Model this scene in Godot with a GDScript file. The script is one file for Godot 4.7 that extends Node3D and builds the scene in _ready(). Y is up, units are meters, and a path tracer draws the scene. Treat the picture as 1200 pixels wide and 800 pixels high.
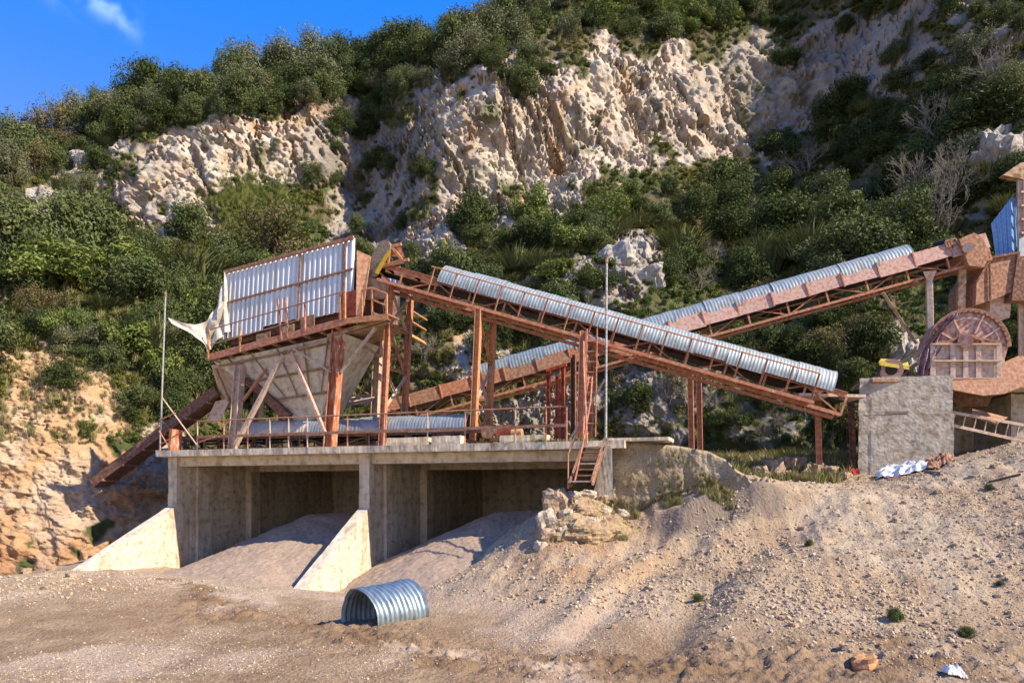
extends Node3D
# Quarry crushing plant: concrete loading bunkers, screening hopper, covered conveyors, limestone cliff with scrub.
# Axes: camera stands at x = 0, z = 0 and looks along -z; y is up, metres.

const FOCAL := 866.0      # focal length in photo pixels (1200 wide)
const HORIZON := 575.0    # row of eye level in the photo
const EYE := 2.7          # camera height above the yard
const YAW := 0.3316       # the bunker front is turned 19 degrees

var ORIGIN := Vector3(-10.9, 0, -24.0)     # front edge of the outer bunker wall
var ALONG := Vector3(cos(YAW), 0, sin(YAW))
var TOCAM := Vector3(-sin(YAW), 0, cos(YAW))
var OFF := Vector3.ZERO
var rng := RandomNumberGenerator.new()
var used := {}
var mats := {}

# ---------------------------------------------------------------- positions
func ray(px: float, py: float) -> Vector3:
	return Vector3((px - 600.0) / FOCAL, (HORIZON - py) / FOCAL, -1.0)

func at(px: float, py: float, d: float) -> Vector3:
	return Vector3(0, EYE, 0) + ray(px, py) * d

func loc(a: float, y: float, b: float) -> Vector3:      # plant frame: along the front, up, into the hill
	return ORIGIN + ALONG * a + Vector3(0, y, 0) - TOCAM * b

func on(px: float, py: float, b: float) -> Vector3:     # where the sight line meets the upright plane b metres behind the bunker front
	var r := ray(px, py)
	var e := Vector3(0, EYE, 0) - ORIGIN
	return Vector3(0, EYE, 0) + r * ((-b - e.dot(TOCAM)) / r.dot(TOCAM))

func level(px: float, py: float, y: float) -> Vector3:  # where it meets a level
	var r := ray(px, py)
	return Vector3(0, EYE, 0) + r * ((y - EYE) / r.y)

func plant(p: Vector3) -> Vector3:                      # world -> (a, y, b)
	var q := p - ORIGIN
	return Vector3(q.dot(ALONG), q.y, -q.dot(TOCAM))

# ---------------------------------------------------------------- nodes
func numbered(n: String) -> String:
	if not used.has(n):
		used[n] = 0
		return n
	used[n] += 1
	return "%s_%03d" % [n, used[n]]

func thing(called: String, label: String, category: String, base: Vector3, group := "") -> Node3D:
	var o := Node3D.new()
	o.name = numbered(called)
	add_child(o)
	o.position = base
	o.set_meta("label", label)
	o.set_meta("category", category)
	if group != "":
		o.set_meta("group", group)
	OFF = base
	return o

func tool() -> SurfaceTool:
	var st := SurfaceTool.new()
	st.begin(Mesh.PRIMITIVE_TRIANGLES)
	return st

func part(parent: Node, called: String, st, material: Material, label := "") -> MeshInstance3D:
	var o := MeshInstance3D.new()
	o.name = called
	o.mesh = st.commit() if st is SurfaceTool else st
	o.material_override = material
	parent.add_child(o, true)
	if label != "":
		o.set_meta("label", label)
	return o

func single(called: String, st, material: Material, label: String, category: String, base: Vector3, group := "") -> MeshInstance3D:
	var o := part(self, numbered(called), st, material)
	o.position = base
	o.set_meta("label", label)
	o.set_meta("category", category)
	if group != "":
		o.set_meta("group", group)
	return o

func structure(called: String, mesh: Mesh, material: Material) -> MeshInstance3D:
	var o := part(self, called, mesh, material)
	o.set_meta("kind", "structure")
	return o

# ---------------------------------------------------------------- shapes (world points; OFF is the base of the thing being built)
func tri(st: SurfaceTool, a: Vector3, b: Vector3, c: Vector3) -> void:   # counter-clockwise from outside
	var n := (b - a).cross(c - a).normalized()
	st.set_normal(n)
	st.add_vertex(a - OFF)
	st.set_normal(n)
	st.add_vertex(c - OFF)
	st.set_normal(n)
	st.add_vertex(b - OFF)

func quad(st: SurfaceTool, a: Vector3, b: Vector3, c: Vector3, d: Vector3) -> void:
	tri(st, a, b, c)
	tri(st, a, c, d)

func hexa(st: SurfaceTool, lo: Array, hi: Array) -> void:   # two loops of n points, counter-clockwise seen from hi's side
	var n := lo.size()
	for i in n:
		var j := (i + 1) % n
		quad(st, lo[i], lo[j], hi[j], hi[i])
	for i in range(1, n - 1):
		tri(st, hi[0], hi[i], hi[i + 1])
		tri(st, lo[0], lo[i + 1], lo[i])

func frame_of(p: Vector3, q: Vector3, up: Vector3) -> Array:
	var w := (q - p).normalized()
	if absf(w.dot(up)) > 0.98:
		up = TOCAM
	var s := up.cross(w).normalized()
	return [s, w.cross(s).normalized(), w]

func sweep(st: SurfaceTool, p: Vector3, q: Vector3, poly: PackedVector2Array, up := Vector3.UP) -> void:
	var f := frame_of(p, q, up)
	var lo := []
	var hi := []
	for v in poly:
		var o: Vector3 = f[0] * v.x + f[1] * v.y
		lo.append(p + o)
		hi.append(q + o)
	var n := poly.size()
	for i in n:
		var j := (i + 1) % n
		quad(st, lo[i], lo[j], hi[j], hi[i])
	var t := Geometry2D.triangulate_polygon(poly)
	for k in range(0, t.size(), 3):
		var a := poly[t[k]]
		var b := poly[t[k + 1]]
		var c := poly[t[k + 2]]
		var s := [t[k], t[k + 1], t[k + 2]]
		if (b - a).cross(c - a) < 0:
			s = [t[k], t[k + 2], t[k + 1]]
		tri(st, hi[s[0]], hi[s[1]], hi[s[2]])
		tri(st, lo[s[0]], lo[s[2]], lo[s[1]])

func beam(st: SurfaceTool, p: Vector3, q: Vector3, w: float, h: float, up := Vector3.UP) -> void:
	var c := minf(w, h) * 0.08
	sweep(st, p, q, PackedVector2Array([Vector2(-w / 2 + c, -h / 2), Vector2(w / 2 - c, -h / 2), Vector2(w / 2, -h / 2 + c), Vector2(w / 2, h / 2 - c), Vector2(w / 2 - c, h / 2), Vector2(-w / 2 + c, h / 2), Vector2(-w / 2, h / 2 - c), Vector2(-w / 2, -h / 2 + c)]), up)

func ibeam(st: SurfaceTool, p: Vector3, q: Vector3, w: float, h: float, up := Vector3.UP) -> void:
	var t := h * 0.1
	var k := w * 0.07
	sweep(st, p, q, PackedVector2Array([Vector2(-w / 2, -h / 2), Vector2(w / 2, -h / 2), Vector2(w / 2, -h / 2 + t), Vector2(k, -h / 2 + t), Vector2(k, h / 2 - t), Vector2(w / 2, h / 2 - t), Vector2(w / 2, h / 2), Vector2(-w / 2, h / 2), Vector2(-w / 2, h / 2 - t), Vector2(-k, h / 2 - t), Vector2(-k, -h / 2 + t), Vector2(-w / 2, -h / 2 + t)]), up)

func angle(st: SurfaceTool, p: Vector3, q: Vector3, w: float, up := Vector3.UP) -> void:
	var t := w * 0.16
	sweep(st, p, q, PackedVector2Array([Vector2(-w / 2, -w / 2), Vector2(w / 2, -w / 2), Vector2(w / 2, -w / 2 + t), Vector2(-w / 2 + t, -w / 2 + t), Vector2(-w / 2 + t, w / 2), Vector2(-w / 2, w / 2)]), up)

func channel(st: SurfaceTool, p: Vector3, q: Vector3, w: float, h: float, up := Vector3.UP, side := 1.0) -> void:
	var t := h * 0.09
	var poly := PackedVector2Array([Vector2(-w / 2, -h / 2), Vector2(w / 2, -h / 2), Vector2(w / 2, -h / 2 + t), Vector2(-w / 2 + t, -h / 2 + t), Vector2(-w / 2 + t, h / 2 - t), Vector2(w / 2, h / 2 - t), Vector2(w / 2, h / 2), Vector2(-w / 2, h / 2)])
	if side < 0:
		var m := PackedVector2Array()
		for i in range(poly.size() - 1, -1, -1):
			m.append(Vector2(-poly[i].x, poly[i].y))
		poly = m
	sweep(st, p, q, poly, up)

func rod(st: SurfaceTool, p: Vector3, q: Vector3, r: float, r2 := -1.0, sides := 8) -> void:
	var f := frame_of(p, q, Vector3.UP)
	if r2 < 0:
		r2 = r
	for i in sides:
		var a := TAU * i / sides
		var b := TAU * (i + 1) / sides
		var u: Vector3 = f[0] * cos(a) + f[1] * sin(a)
		var v: Vector3 = f[0] * cos(b) + f[1] * sin(b)
		for k in [[p, u, r], [q, v, r2], [p, v, r], [p, u, r], [q, u, r2], [q, v, r2]]:
			st.set_normal(k[1])
			st.add_vertex(k[0] + k[1] * k[2] - OFF)
		tri(st, q, q + u * r2, q + v * r2)
		tri(st, p, p + v * r, p + u * r)

func plate(st: SurfaceTool, a: Vector3, b: Vector3, c: Vector3, d: Vector3, t := 0.02) -> void:   # a sheet of thickness t behind a, b, c, d
	var n := (b - a).cross(c - a).normalized() * t
	hexa(st, [a - n, b - n, c - n, d - n], [a, b, c, d])

func poly_plate(st: SurfaceTool, pts: Array, t: float) -> void:    # flat outline, convex or not, of thickness t
	var n: Vector3 = Vector3.ZERO
	for i in pts.size():
		n += (pts[i] - pts[0]).cross(pts[(i + 1) % pts.size()] - pts[0])
	n = n.normalized()
	var s: Vector3 = (pts[1] - pts[0]).normalized()
	var u := n.cross(s)
	var flat := PackedVector2Array()
	for p in pts:
		flat.append(Vector2((p - pts[0]).dot(s), (p - pts[0]).dot(u)))
	var ix := Geometry2D.triangulate_polygon(flat)
	for k in range(0, ix.size(), 3):
		var o := [ix[k], ix[k + 1], ix[k + 2]]
		if (flat[o[1]] - flat[o[0]]).cross(flat[o[2]] - flat[o[0]]) < 0:
			o = [ix[k], ix[k + 2], ix[k + 1]]
		tri(st, pts[o[0]], pts[o[1]], pts[o[2]])
		tri(st, pts[o[0]] - n * t, pts[o[2]] - n * t, pts[o[1]] - n * t)
	for i in pts.size():
		var j := (i + 1) % pts.size()
		quad(st, pts[i] - n * t, pts[j] - n * t, pts[j], pts[i])

# half-pipe sheet of corrugated iron from p to q
func half_pipe(st: SurfaceTool, p: Vector3, q: Vector3, r: float, from: float, to: float, ribs: int, amp := 0.016, up := Vector3.UP, dent := 0.0, seed_ := 0) -> void:
	var f := frame_of(p, q, up)
	var nu := ribs * 6
	var nv := 18
	var wob := FastNoiseLite.new()
	wob.seed = seed_
	wob.frequency = 0.9
	var P := []
	var N := []
	for layer in 2:
		var rows := []
		for i in nu + 1:
			var row := PackedVector3Array()
			var t := float(i) / nu
			for j in nv + 1:
				var a := lerpf(from, to, float(j) / nv)
				var rr := r - 0.012 * layer + amp * cos(TAU * ribs * t)
				rr += dent * wob.get_noise_2d(t * 2.0 + seed_ * 3.1, a)
				row.append(p.lerp(q, t) + (f[0] * cos(a) + f[1] * sin(a)) * rr)
			rows.append(row)
		P.append(rows)
	for layer in 2:
		var rows: Array = P[layer]
		for i in nu:
			for j in nv:
				var ids := [[i, j], [i + 1, j], [i + 1, j + 1], [i, j], [i + 1, j + 1], [i, j + 1]]
				if layer == 1:
					ids.reverse()
				for id in ids:
					var i0: int = maxi(id[0] - 1, 0)
					var i1: int = mini(id[0] + 1, nu)
					var j0: int = maxi(id[1] - 1, 0)
					var j1: int = mini(id[1] + 1, nv)
					var n: Vector3 = (rows[id[0]][j1] - rows[id[0]][j0]).cross(rows[i1][id[1]] - rows[i0][id[1]]).normalized()
					st.set_normal(n if layer == 0 else -n)
					st.add_vertex(rows[id[0]][id[1]] - OFF)
	for i in nu:
		quad(st, P[0][i][0], P[0][i + 1][0], P[1][i + 1][0], P[1][i][0])
		quad(st, P[1][i][nv], P[1][i + 1][nv], P[0][i + 1][nv], P[0][i][nv])
	for j in nv:
		quad(st, P[0][0][j], P[1][0][j], P[1][0][j + 1], P[0][0][j + 1])
		quad(st, P[1][nu][j], P[0][nu][j], P[0][nu][j + 1], P[1][nu][j + 1])

# corrugated flat sheet, corners a b (bottom), c d (top), ribs run from bottom to top
func corrugated(st: SurfaceTool, a: Vector3, b: Vector3, c: Vector3, d: Vector3, ribs: int, amp: float, bend := 0.0) -> void:
	var n := (b - a).cross(d - a).normalized()
	var prof := [0.0, 0.0, 1.0, 1.0]
	var where := [0.0, 0.42, 0.5, 0.7]
	var lo := []
	var hi := []
	for i in ribs:
		for k in 4:
			var t: float = (i + where[k]) / ribs
			var bow := n * (bend * sin(t * PI))
			lo.append(a.lerp(b, t) + n * (amp * prof[k]) + bow * 0.4)
			hi.append(d.lerp(c, t) + n * (amp * prof[k]) + bow)
	lo.append(b)
	hi.append(c)
	for i in lo.size() - 1:
		quad(st, lo[i], lo[i + 1], hi[i + 1], hi[i])
		var t := n * 0.006
		quad(st, lo[i + 1] - t, lo[i] - t, hi[i] - t, hi[i + 1] - t)
		quad(st, hi[i], hi[i + 1], hi[i + 1] - t, hi[i] - t)
		quad(st, lo[i + 1], lo[i], lo[i] - t, lo[i + 1] - t)

# rock: a ball pushed about by noise
func rock_mesh(seed_: int, size: Vector3, rough: float, n := 2, boxy := 1.0) -> ArrayMesh:
	var nz := FastNoiseLite.new()
	nz.seed = seed_
	nz.frequency = 0.9
	var cel := FastNoiseLite.new()
	cel.seed = seed_ + 9
	cel.noise_type = FastNoiseLite.TYPE_CELLULAR
	cel.cellular_return_type = FastNoiseLite.RETURN_CELL_VALUE
	cel.frequency = 0.8
	var base := SphereMesh.new()
	base.radial_segments = 6 * n
	base.rings = 3 * n
	base.radius = 1.0
	base.height = 2.0
	var arr := base.get_mesh_arrays()
	var v: PackedVector3Array = arr[Mesh.ARRAY_VERTEX]
	var ix: PackedInt32Array = arr[Mesh.ARRAY_INDEX]
	var st := tool()
	st.set_smooth_group(-1)
	var keep := OFF
	OFF = Vector3.ZERO
	var w := PackedVector3Array()
	for p in v:
		var q := p.normalized()
		var k := 1.0 + rough * (nz.get_noise_3dv(q * 1.4) + 0.5 * nz.get_noise_3dv(q * 3.1 + Vector3(5, 1, 2)) + 0.35 * boxy * cel.get_noise_3dv(q) + (1.0 - boxy) * (0.3 * nz.get_noise_3dv(q * 7.0) + 0.2 * nz.get_noise_3dv(q * 15.0)))
		if boxy > 0.5:
			q = Vector3(clampf(q.x * 1.15, -0.85, 0.85), clampf(q.y * 1.15, -0.85, 0.85), clampf(q.z * 1.15, -0.85, 0.85))
		w.append(q * k * size)
	for i in range(0, ix.size(), 3):
		if w[ix[i]].distance_to(w[ix[i + 1]]) + w[ix[i]].distance_to(w[ix[i + 2]]) > 1e-5:
			tri(st, w[ix[i]], w[ix[i + 2]], w[ix[i + 1]])
	OFF = keep
	return st.commit()

# sheet of points as a mesh with smooth normals and colours
func sheet(rows: int, cols: int, p: PackedVector3Array, c: PackedColorArray, flip := false) -> ArrayMesh:
	var nrm := PackedVector3Array()
	nrm.resize(rows * cols)
	for i in rows:
		var i0 := maxi(i - 1, 0) * cols
		var i1 := mini(i + 1, rows - 1) * cols
		for j in cols:
			var n := (p[i * cols + mini(j + 1, cols - 1)] - p[i * cols + maxi(j - 1, 0)]).cross(p[i1 + j] - p[i0 + j])
			nrm[i * cols + j] = -n.normalized() if flip else n.normalized()
	var ix := PackedInt32Array()
	ix.resize((rows - 1) * (cols - 1) * 6)
	var k := 0
	for i in rows - 1:
		for j in cols - 1:
			var a := i * cols + j
			var q := [a, a + cols, a + 1, a + 1, a + cols, a + cols + 1] if not flip else [a, a + 1, a + cols, a + 1, a + cols + 1, a + cols]
			for m in 6:
				ix[k] = q[m]
				k += 1
	var arr := []
	arr.resize(Mesh.ARRAY_MAX)
	arr[Mesh.ARRAY_VERTEX] = p
	arr[Mesh.ARRAY_NORMAL] = nrm
	if c.size() > 0:
		arr[Mesh.ARRAY_COLOR] = c
	arr[Mesh.ARRAY_INDEX] = ix
	var m := ArrayMesh.new()
	m.add_surface_from_arrays(Mesh.PRIMITIVE_TRIANGLES, arr)
	return m

# ---------------------------------------------------------------- noise, interpolation
func noise(seed_: int, freq: float, oct := 4, type := FastNoiseLite.TYPE_SIMPLEX_SMOOTH, fractal := FastNoiseLite.FRACTAL_FBM) -> FastNoiseLite:
	var n := FastNoiseLite.new()
	n.seed = seed_
	n.noise_type = type
	n.frequency = freq
	n.fractal_type = fractal if oct > 1 else FastNoiseLite.FRACTAL_NONE
	n.fractal_octaves = oct
	return n

func spline(pts: Array) -> PackedFloat64Array:      # thin-plate weights for [x, y, value] points
	var n := pts.size()
	var m := n + 3
	var A := []
	for i in m:
		var row := PackedFloat64Array()
		row.resize(m + 1)
		A.append(row)
	for i in n:
		for j in n:
			var r2: float = pow(pts[i][0] - pts[j][0], 2) + pow(pts[i][1] - pts[j][1], 2)
			A[i][j] = 0.0 if r2 < 1e-12 else r2 * log(r2)
		A[i][i] += 0.02
		A[i][n] = 1.0
		A[i][n + 1] = pts[i][0]
		A[i][n + 2] = pts[i][1]
		A[n][i] = 1.0
		A[n + 1][i] = pts[i][0]
		A[n + 2][i] = pts[i][1]
		A[i][m] = pts[i][2]
	for c in m:
		var best := c
		for r in range(c + 1, m):
			if absf(A[r][c]) > absf(A[best][c]):
				best = r
		var tmp: PackedFloat64Array = A[c]
		A[c] = A[best]
		A[best] = tmp
		var pc: PackedFloat64Array = A[c]
		for r in range(c + 1, m):
			var pr: PackedFloat64Array = A[r]
			var k := pr[c] / pc[c]
			if k != 0.0:
				for x in range(c, m + 1):
					pr[x] -= k * pc[x]
				A[r] = pr
	var w := PackedFloat64Array()
	w.resize(m)
	for r in range(m - 1, -1, -1):
		var s: float = A[r][m]
		for x in range(r + 1, m):
			s -= A[r][x] * w[x]
		w[r] = s / A[r][r]
	return w

func spline_at(pts: Array, w: PackedFloat64Array, x: float, y: float) -> float:
	var n := pts.size()
	var s := w[n] + w[n + 1] * x + w[n + 2] * y
	for i in n:
		var dx: float = x - pts[i][0]
		var dy: float = y - pts[i][1]
		var r2 := dx * dx + dy * dy
		if r2 > 1e-12:
			s += w[i] * r2 * log(r2)
	return s

func curve_at(pts: Array, x: float) -> float:
	if x <= pts[0][0]:
		return pts[0][1]
	for i in range(1, pts.size()):
		if x <= pts[i][0]:
			var t: float = (x - pts[i - 1][0]) / (pts[i][0] - pts[i - 1][0])
			return lerpf(pts[i - 1][1], pts[i][1], t * t * (3.0 - 2.0 * t) * 0.5 + t * 0.5)
	return pts[-1][1]

# ---------------------------------------------------------------- materials
func noise_texture(seed_: int, freq: float, colors: Array, stops: Array, oct := 5, type := FastNoiseLite.TYPE_SIMPLEX_SMOOTH, size := 512) -> NoiseTexture2D:
	var t := NoiseTexture2D.new()
	t.width = size
	t.height = size
	t.seamless = true
	t.noise = noise(seed_, freq, oct, type)
	var g := Gradient.new()
	var cs := PackedColorArray()
	for c in colors:
		cs.append(c)
	g.colors = cs
	g.offsets = PackedFloat32Array(stops)
	t.color_ramp = g
	return t

func normal_texture(seed_: int, freq: float, strength: float, oct := 5, type := FastNoiseLite.TYPE_SIMPLEX_SMOOTH, size := 512) -> NoiseTexture2D:
	var t := NoiseTexture2D.new()
	t.width = size
	t.height = size
	t.seamless = true
	t.as_normal_map = true
	t.bump_strength = strength
	t.noise = noise(seed_, freq, oct, type)
	return t

func surface(albedo: Texture2D, scale: float, rough: float, metal := 0.0, normal: Texture2D = null, nscale := 1.0, detail: Texture2D = null, dscale := 1.0, vertex := false) -> StandardMaterial3D:
	var m := StandardMaterial3D.new()
	m.albedo_texture = albedo
	m.uv1_triplanar = true
	m.uv1_world_triplanar = true
	m.uv1_scale = Vector3.ONE * scale
	m.roughness = rough
	m.metallic = metal
	m.metallic_specular = 0.35
	if normal:
		m.normal_enabled = true
		m.normal_texture = normal
		m.normal_scale = nscale
	if detail:
		m.detail_enabled = true
		m.detail_albedo = detail
		m.detail_blend_mode = BaseMaterial3D.BLEND_MODE_MUL
		m.detail_uv_layer = BaseMaterial3D.DETAIL_UV_2
		m.uv2_triplanar = true
		m.uv2_world_triplanar = true
		m.uv2_scale = Vector3.ONE * dscale
	m.vertex_color_use_as_albedo = vertex
	return m

func lin(r: float, g: float, b: float) -> Color:       # linear base colour -> the sRGB that textures hold
	return Color(r, g, b).linear_to_srgb()

# ================================================================ land
const HX0 := -520.0
const HX1 := 1820.0
const HY0 := -420.0
const HY1 := 740.0
const HSTEP := 20.0
var hw := int((HX1 - HX0) / HSTEP) + 1
var hh := int((HY1 - HY0) / HSTEP) + 1
var hill_d := PackedFloat32Array()
var hill_rock := PackedFloat32Array()
var hill_tone := PackedColorArray()

# sight line (photo column, row) and distance in metres of points on the hillside
const HILL := [
	[-500, 690, 19.5], [-300, 690, 21.5], [-120, 690, 23.5], [0, 690, 25.6], [60, 685, 26.2], [110, 670, 26.8], [170, 640, 28.2],
	[-300, 540, 23], [-120, 560, 25], [0, 560, 26.8], [60, 560, 27.2], [130, 560, 28.2], [185, 550, 29.3],
	[-300, 420, 25], [-120, 430, 27], [0, 430, 28.5], [70, 420, 29.3], [150, 440, 30.6], [200, 450, 32],
	[-300, 320, 30], [-120, 310, 32.5], [0, 330, 33], [100, 330, 35], [200, 330, 37], [0, 250, 41], [100, 270, 42], [200, 290, 42],
	[-500, 320, 40], [-300, 250, 48], [-120, 210, 49], [0, 190, 49], [70, 210, 48], [120, 160, 52],
	[150, 262, 43.5], [250, 272, 44], [340, 252, 46.5], [150, 185, 46], [215, 190, 46.2], [270, 132, 49], [365, 120, 52.5], [310, 190, 48],
	[430, 230, 52.5], [440, 150, 55], [400, 300, 44.5], [390, 190, 50.5], [300, 330, 40], [400, 345, 39], [350, 430, 35], [280, 470, 34],
	[478, 230, 46.5], [480, 160, 47.5], [550, 262, 44], [640, 246, 45], [740, 205, 48], [850, 180, 53], [480, 108, 50], [560, 80, 48.6], [700, 58, 51], [800, 62, 54.5], [890, 60, 57.5],
	[545, 165, 45.6], [600, 160, 46.4], [720, 130, 49.6], [800, 125, 52.2],
	[500, 295, 42], [560, 325, 38.5], [650, 300, 37], [720, 262, 39.5], [760, 335, 34.5], [700, 352, 33.8], [690, 430, 33], [600, 405, 33.5], [500, 400, 34], [430, 400, 35],
	[450, 510, 33], [600, 510, 32.5], [750, 500, 31.5], [880, 505, 30], [980, 500, 29.2],
	[820, 400, 32.5], [900, 350, 36.5], [830, 330, 38.5], [860, 260, 47], [900, 300, 41.5], [980, 300, 36], [1000, 420, 30.6],
	[950, 150, 54.5], [1000, 60, 53.5], [1080, 0, 48], [1080, 150, 43.5], [1100, 250, 37.5], [1150, 330, 33], [1050, 380, 31.8],
	[1200, 0, 43], [1200, 130, 37.5], [1200, 250, 33.2], [1200, 400, 30], [1200, 520, 28.5], [1400, 520, 26], [1400, 300, 28], [1400, 100, 32], [1400, -150, 39], [1700, 500, 22.5], [1700, 200, 25], [1700, -200, 31], [1800, 600, 20],
	[620, -20, 60], [800, -60, 62], [1000, -100, 59], [1200, -220, 50], [300, 84, 59], [150, 120, 56], [450, 55, 60], [40, 150, 55], [540, 40, 58], [750, 10, 58], [900, 0, 61],
	[450, 660, 32.5], [700, 660, 31], [1000, 660, 28.5], [1200, 660, 27], [1400, 660, 24.5], [1000, -400, 70], [500, -400, 80], [0, -400, 80], [-500, -400, 75], [1700, -400, 36]]

const CREST := [[-520, 300], [-300, 250], [-150, 212], [0, 186], [60, 172], [130, 134], [230, 114], [300, 100], [370, 86], [450, 74], [520, 60], [600, 28], [650, -20], [800, -70], [1000, -130], [1200, -230], [1500, -300], [1820, -310]]

# bare rock and earth: column, row, half width, half height, strength, tone (0 pale limestone, 1 ochre earth, 2 weathered grey)
const BARE := [
	[215, 215, 88, 62, 1.0, 0], [300, 172, 78, 50, 1.0, 0], [350, 132, 40, 22, 1.0, 1], [175, 190, 30, 26, 1.0, 2],
	[420, 205, 62, 68, 0.75, 2], [440, 272, 66, 34, 0.8, 2], [380, 160, 40, 50, 0.9, 2],
	[515, 165, 56, 84, 1.0, 2], [565, 150, 60, 90, 1.0, 0], [640, 160, 92, 92, 1.0, 0], [730, 125, 98, 70, 1.0, 0], [805, 115, 86, 66, 1.0, 0], [850, 150, 60, 50, 1.0, 0], [885, 115, 76, 66, 0.95, 2], [560, 246, 66, 28, 1.0, 0], [505, 276, 46, 30, 1.0, 0], [930, 90, 50, 40, 0.7, 2],
	[35, 200, 38, 13, 0.9, 2], [75, 205, 22, 14, 0.8, 0], [55, 243, 30, 22, 0.8, 2], [85, 262, 36, 18, 0.7, 1],
	[738, 322, 34, 48, 0.95, 2], [705, 335, 38, 34, 0.7, 2], [790, 300, 26, 16, 0.5, 2],
	[1062, 55, 36, 56, 0.9, 2], [1000, 70, 60, 50, 0.95, 2], [950, 120, 70, 46, 0.9, 2], [1150, 40, 44, 60, 0.8, 2], [1178, 178, 26, 26, 1.0, 0], [1052, 412, 26, 34, 0.9, 2], [1150, 215, 34, 50, 0.6, 2],
	[640, 492, 70, 46, 0.8, 2], [770, 470, 66, 44, 0.7, 2], [560, 420, 30, 60, 0.6, 0], [900, 480, 60, 40, 0.4, 2], [860, 430, 60, 50, 0.4, 2],
	[40, 545, 120, 136, 1.0, 1], [-120, 560, 160, 150, 1.0, 1], [170, 590, 52, 62, 1.0, 1], [190, 520, 26, 40, 0.9, 0], [150, 660, 90, 60, 1.0, 1], [80, 590, 50, 46, 1.0, 0], [120, 470, 40, 30, 0.8, 1]]

var nz_big := noise(11, 0.075, 3)
var nz_ridge := noise(12, 0.19, 4, FastNoiseLite.TYPE_SIMPLEX_SMOOTH, FastNoiseLite.FRACTAL_RIDGED)
var nz_block := noise(13, 0.2, 1, FastNoiseLite.TYPE_CELLULAR)
var nz_crack := noise(14, 0.6, 1, FastNoiseLite.TYPE_CELLULAR)
var nz_split := noise(26, 0.2, 1, FastNoiseLite.TYPE_CELLULAR)
var nz_chip := noise(25, 1.7, 1, FastNoiseLite.TYPE_CELLULAR)
var nz_fine := noise(15, 2.2, 4)
var nz_tone := noise(16, 0.11, 4)
var nz_tone2 := noise(17, 0.5, 4)
var nz_streak := noise(18, 0.5, 3)
var nz_edge := noise(19, 0.016, 4)

func prepare_hill() -> void:
	nz_block.cellular_return_type = FastNoiseLite.RETURN_CELL_VALUE
	nz_block.domain_warp_enabled = true
	nz_block.domain_warp_amplitude = 2.2
	nz_block.domain_warp_frequency = 0.25
	nz_crack.cellular_return_type = FastNoiseLite.RETURN_CELL_VALUE
	nz_crack.domain_warp_enabled = true
	nz_crack.domain_warp_amplitude = 0.9
	nz_crack.domain_warp_frequency = 0.6
	nz_split.cellular_return_type = FastNoiseLite.RETURN_DISTANCE2_SUB
	nz_split.domain_warp_enabled = true
	nz_split.domain_warp_amplitude = 3.0
	nz_split.domain_warp_frequency = 0.2
	nz_chip.cellular_return_type = FastNoiseLite.RETURN_CELL_VALUE
	var pts := []
	for h in HILL:
		pts.append([h[0] / 100.0, h[1] / 100.0, float(h[2])])
	prepare_bare()
	var w := spline(pts)
	hill_d.resize(hw * hh)
	for j in hh:
		for i in hw:
			hill_d[j * hw + i] = clampf(spline_at(pts, w, (HX0 + i * HSTEP) / 100.0, (HY0 + j * HSTEP) / 100.0), 16.0, 90.0)

func grid_at(g: PackedFloat32Array, px: float, py: float) -> float:
	var x := clampf((px - HX0) / HSTEP, 0.0, hw - 1.001)
	var y := clampf((py - HY0) / HSTEP, 0.0, hh - 1.001)
	var i := int(x)
	var j := int(y)
	x -= i
	y -= j
	x = x * x * (3.0 - 2.0 * x) * 0.3 + x * 0.7
	y = y * y * (3.0 - 2.0 * y) * 0.3 + y * 0.7
	var k := j * hw + i
	return lerpf(lerpf(g[k], g[k + 1], x), lerpf(g[k + hw], g[k + hw + 1], x), y)

var bare_map: Array[Vector4] = []
const BSTEP := 6.0
var bw := int((HX1 - HX0) / BSTEP) + 1
var bh := int((HY1 - HY0) / BSTEP) + 1

func prepare_bare() -> void:
	bare_map.resize(bw * bh)
	for j in bh:
		for i in bw:
			bare_map[j * bw + i] = bare_exact(HX0 + i * BSTEP, HY0 + j * BSTEP)

func bare_at(px: float, py: float) -> Vector4:
	var x := clampf((px - HX0) / BSTEP, 0.0, bw - 1.001)
	var y := clampf((py - HY0) / BSTEP, 0.0, bh - 1.001)
	var i := int(x)
	var j := int(y)
	x -= i
	y -= j
	var k := j * bw + i
	return bare_map[k].lerp(bare_map[k + 1], x).lerp(bare_map[k + bw].lerp(bare_map[k + bw + 1], x), y)

func bare_exact(px: float, py: float) -> Vector4:      # strength, then the shares of the three tones
	var e := nz_edge.get_noise_2d(px, py) * 0.75
	var best := 0.0
	var t := Vector3.ZERO
	for z in BARE:
		var dx: float = (px - z[0]) / z[2]
		if absf(dx) > 1.6:
			continue
		var dy: float = (py - z[1]) / z[3]
		var q := sqrt(dx * dx + dy * dy) + e
		var s: float = z[4] * (1.0 - smoothstep(0.72, 1.12, q))
		if s > 0.001:
			t[z[5]] += s
			best = maxf(best, s)
	var sum := t.x + t.y + t.z
	if sum > 0.0:
		t /= sum
	return Vector4(best, t.x, t.y, t.z)

# broken rock: every cell of the noise is a facet with a tilt of its own
func facet(nz: FastNoiseLite, p: Vector3, size: float) -> float:
	var v := nz.get_noise_3dv(p)
	var h := v * 43.7
	var w := (sin(h * 12.9) * p.x + sin(h * 7.3 + 1.0) * p.y + sin(h * 3.1 + 2.0) * p.z) / size
	return 0.4 * v + 0.6 * (absf(fposmod(w, 2.0) - 1.0) * 2.0 - 1.0)

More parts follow.
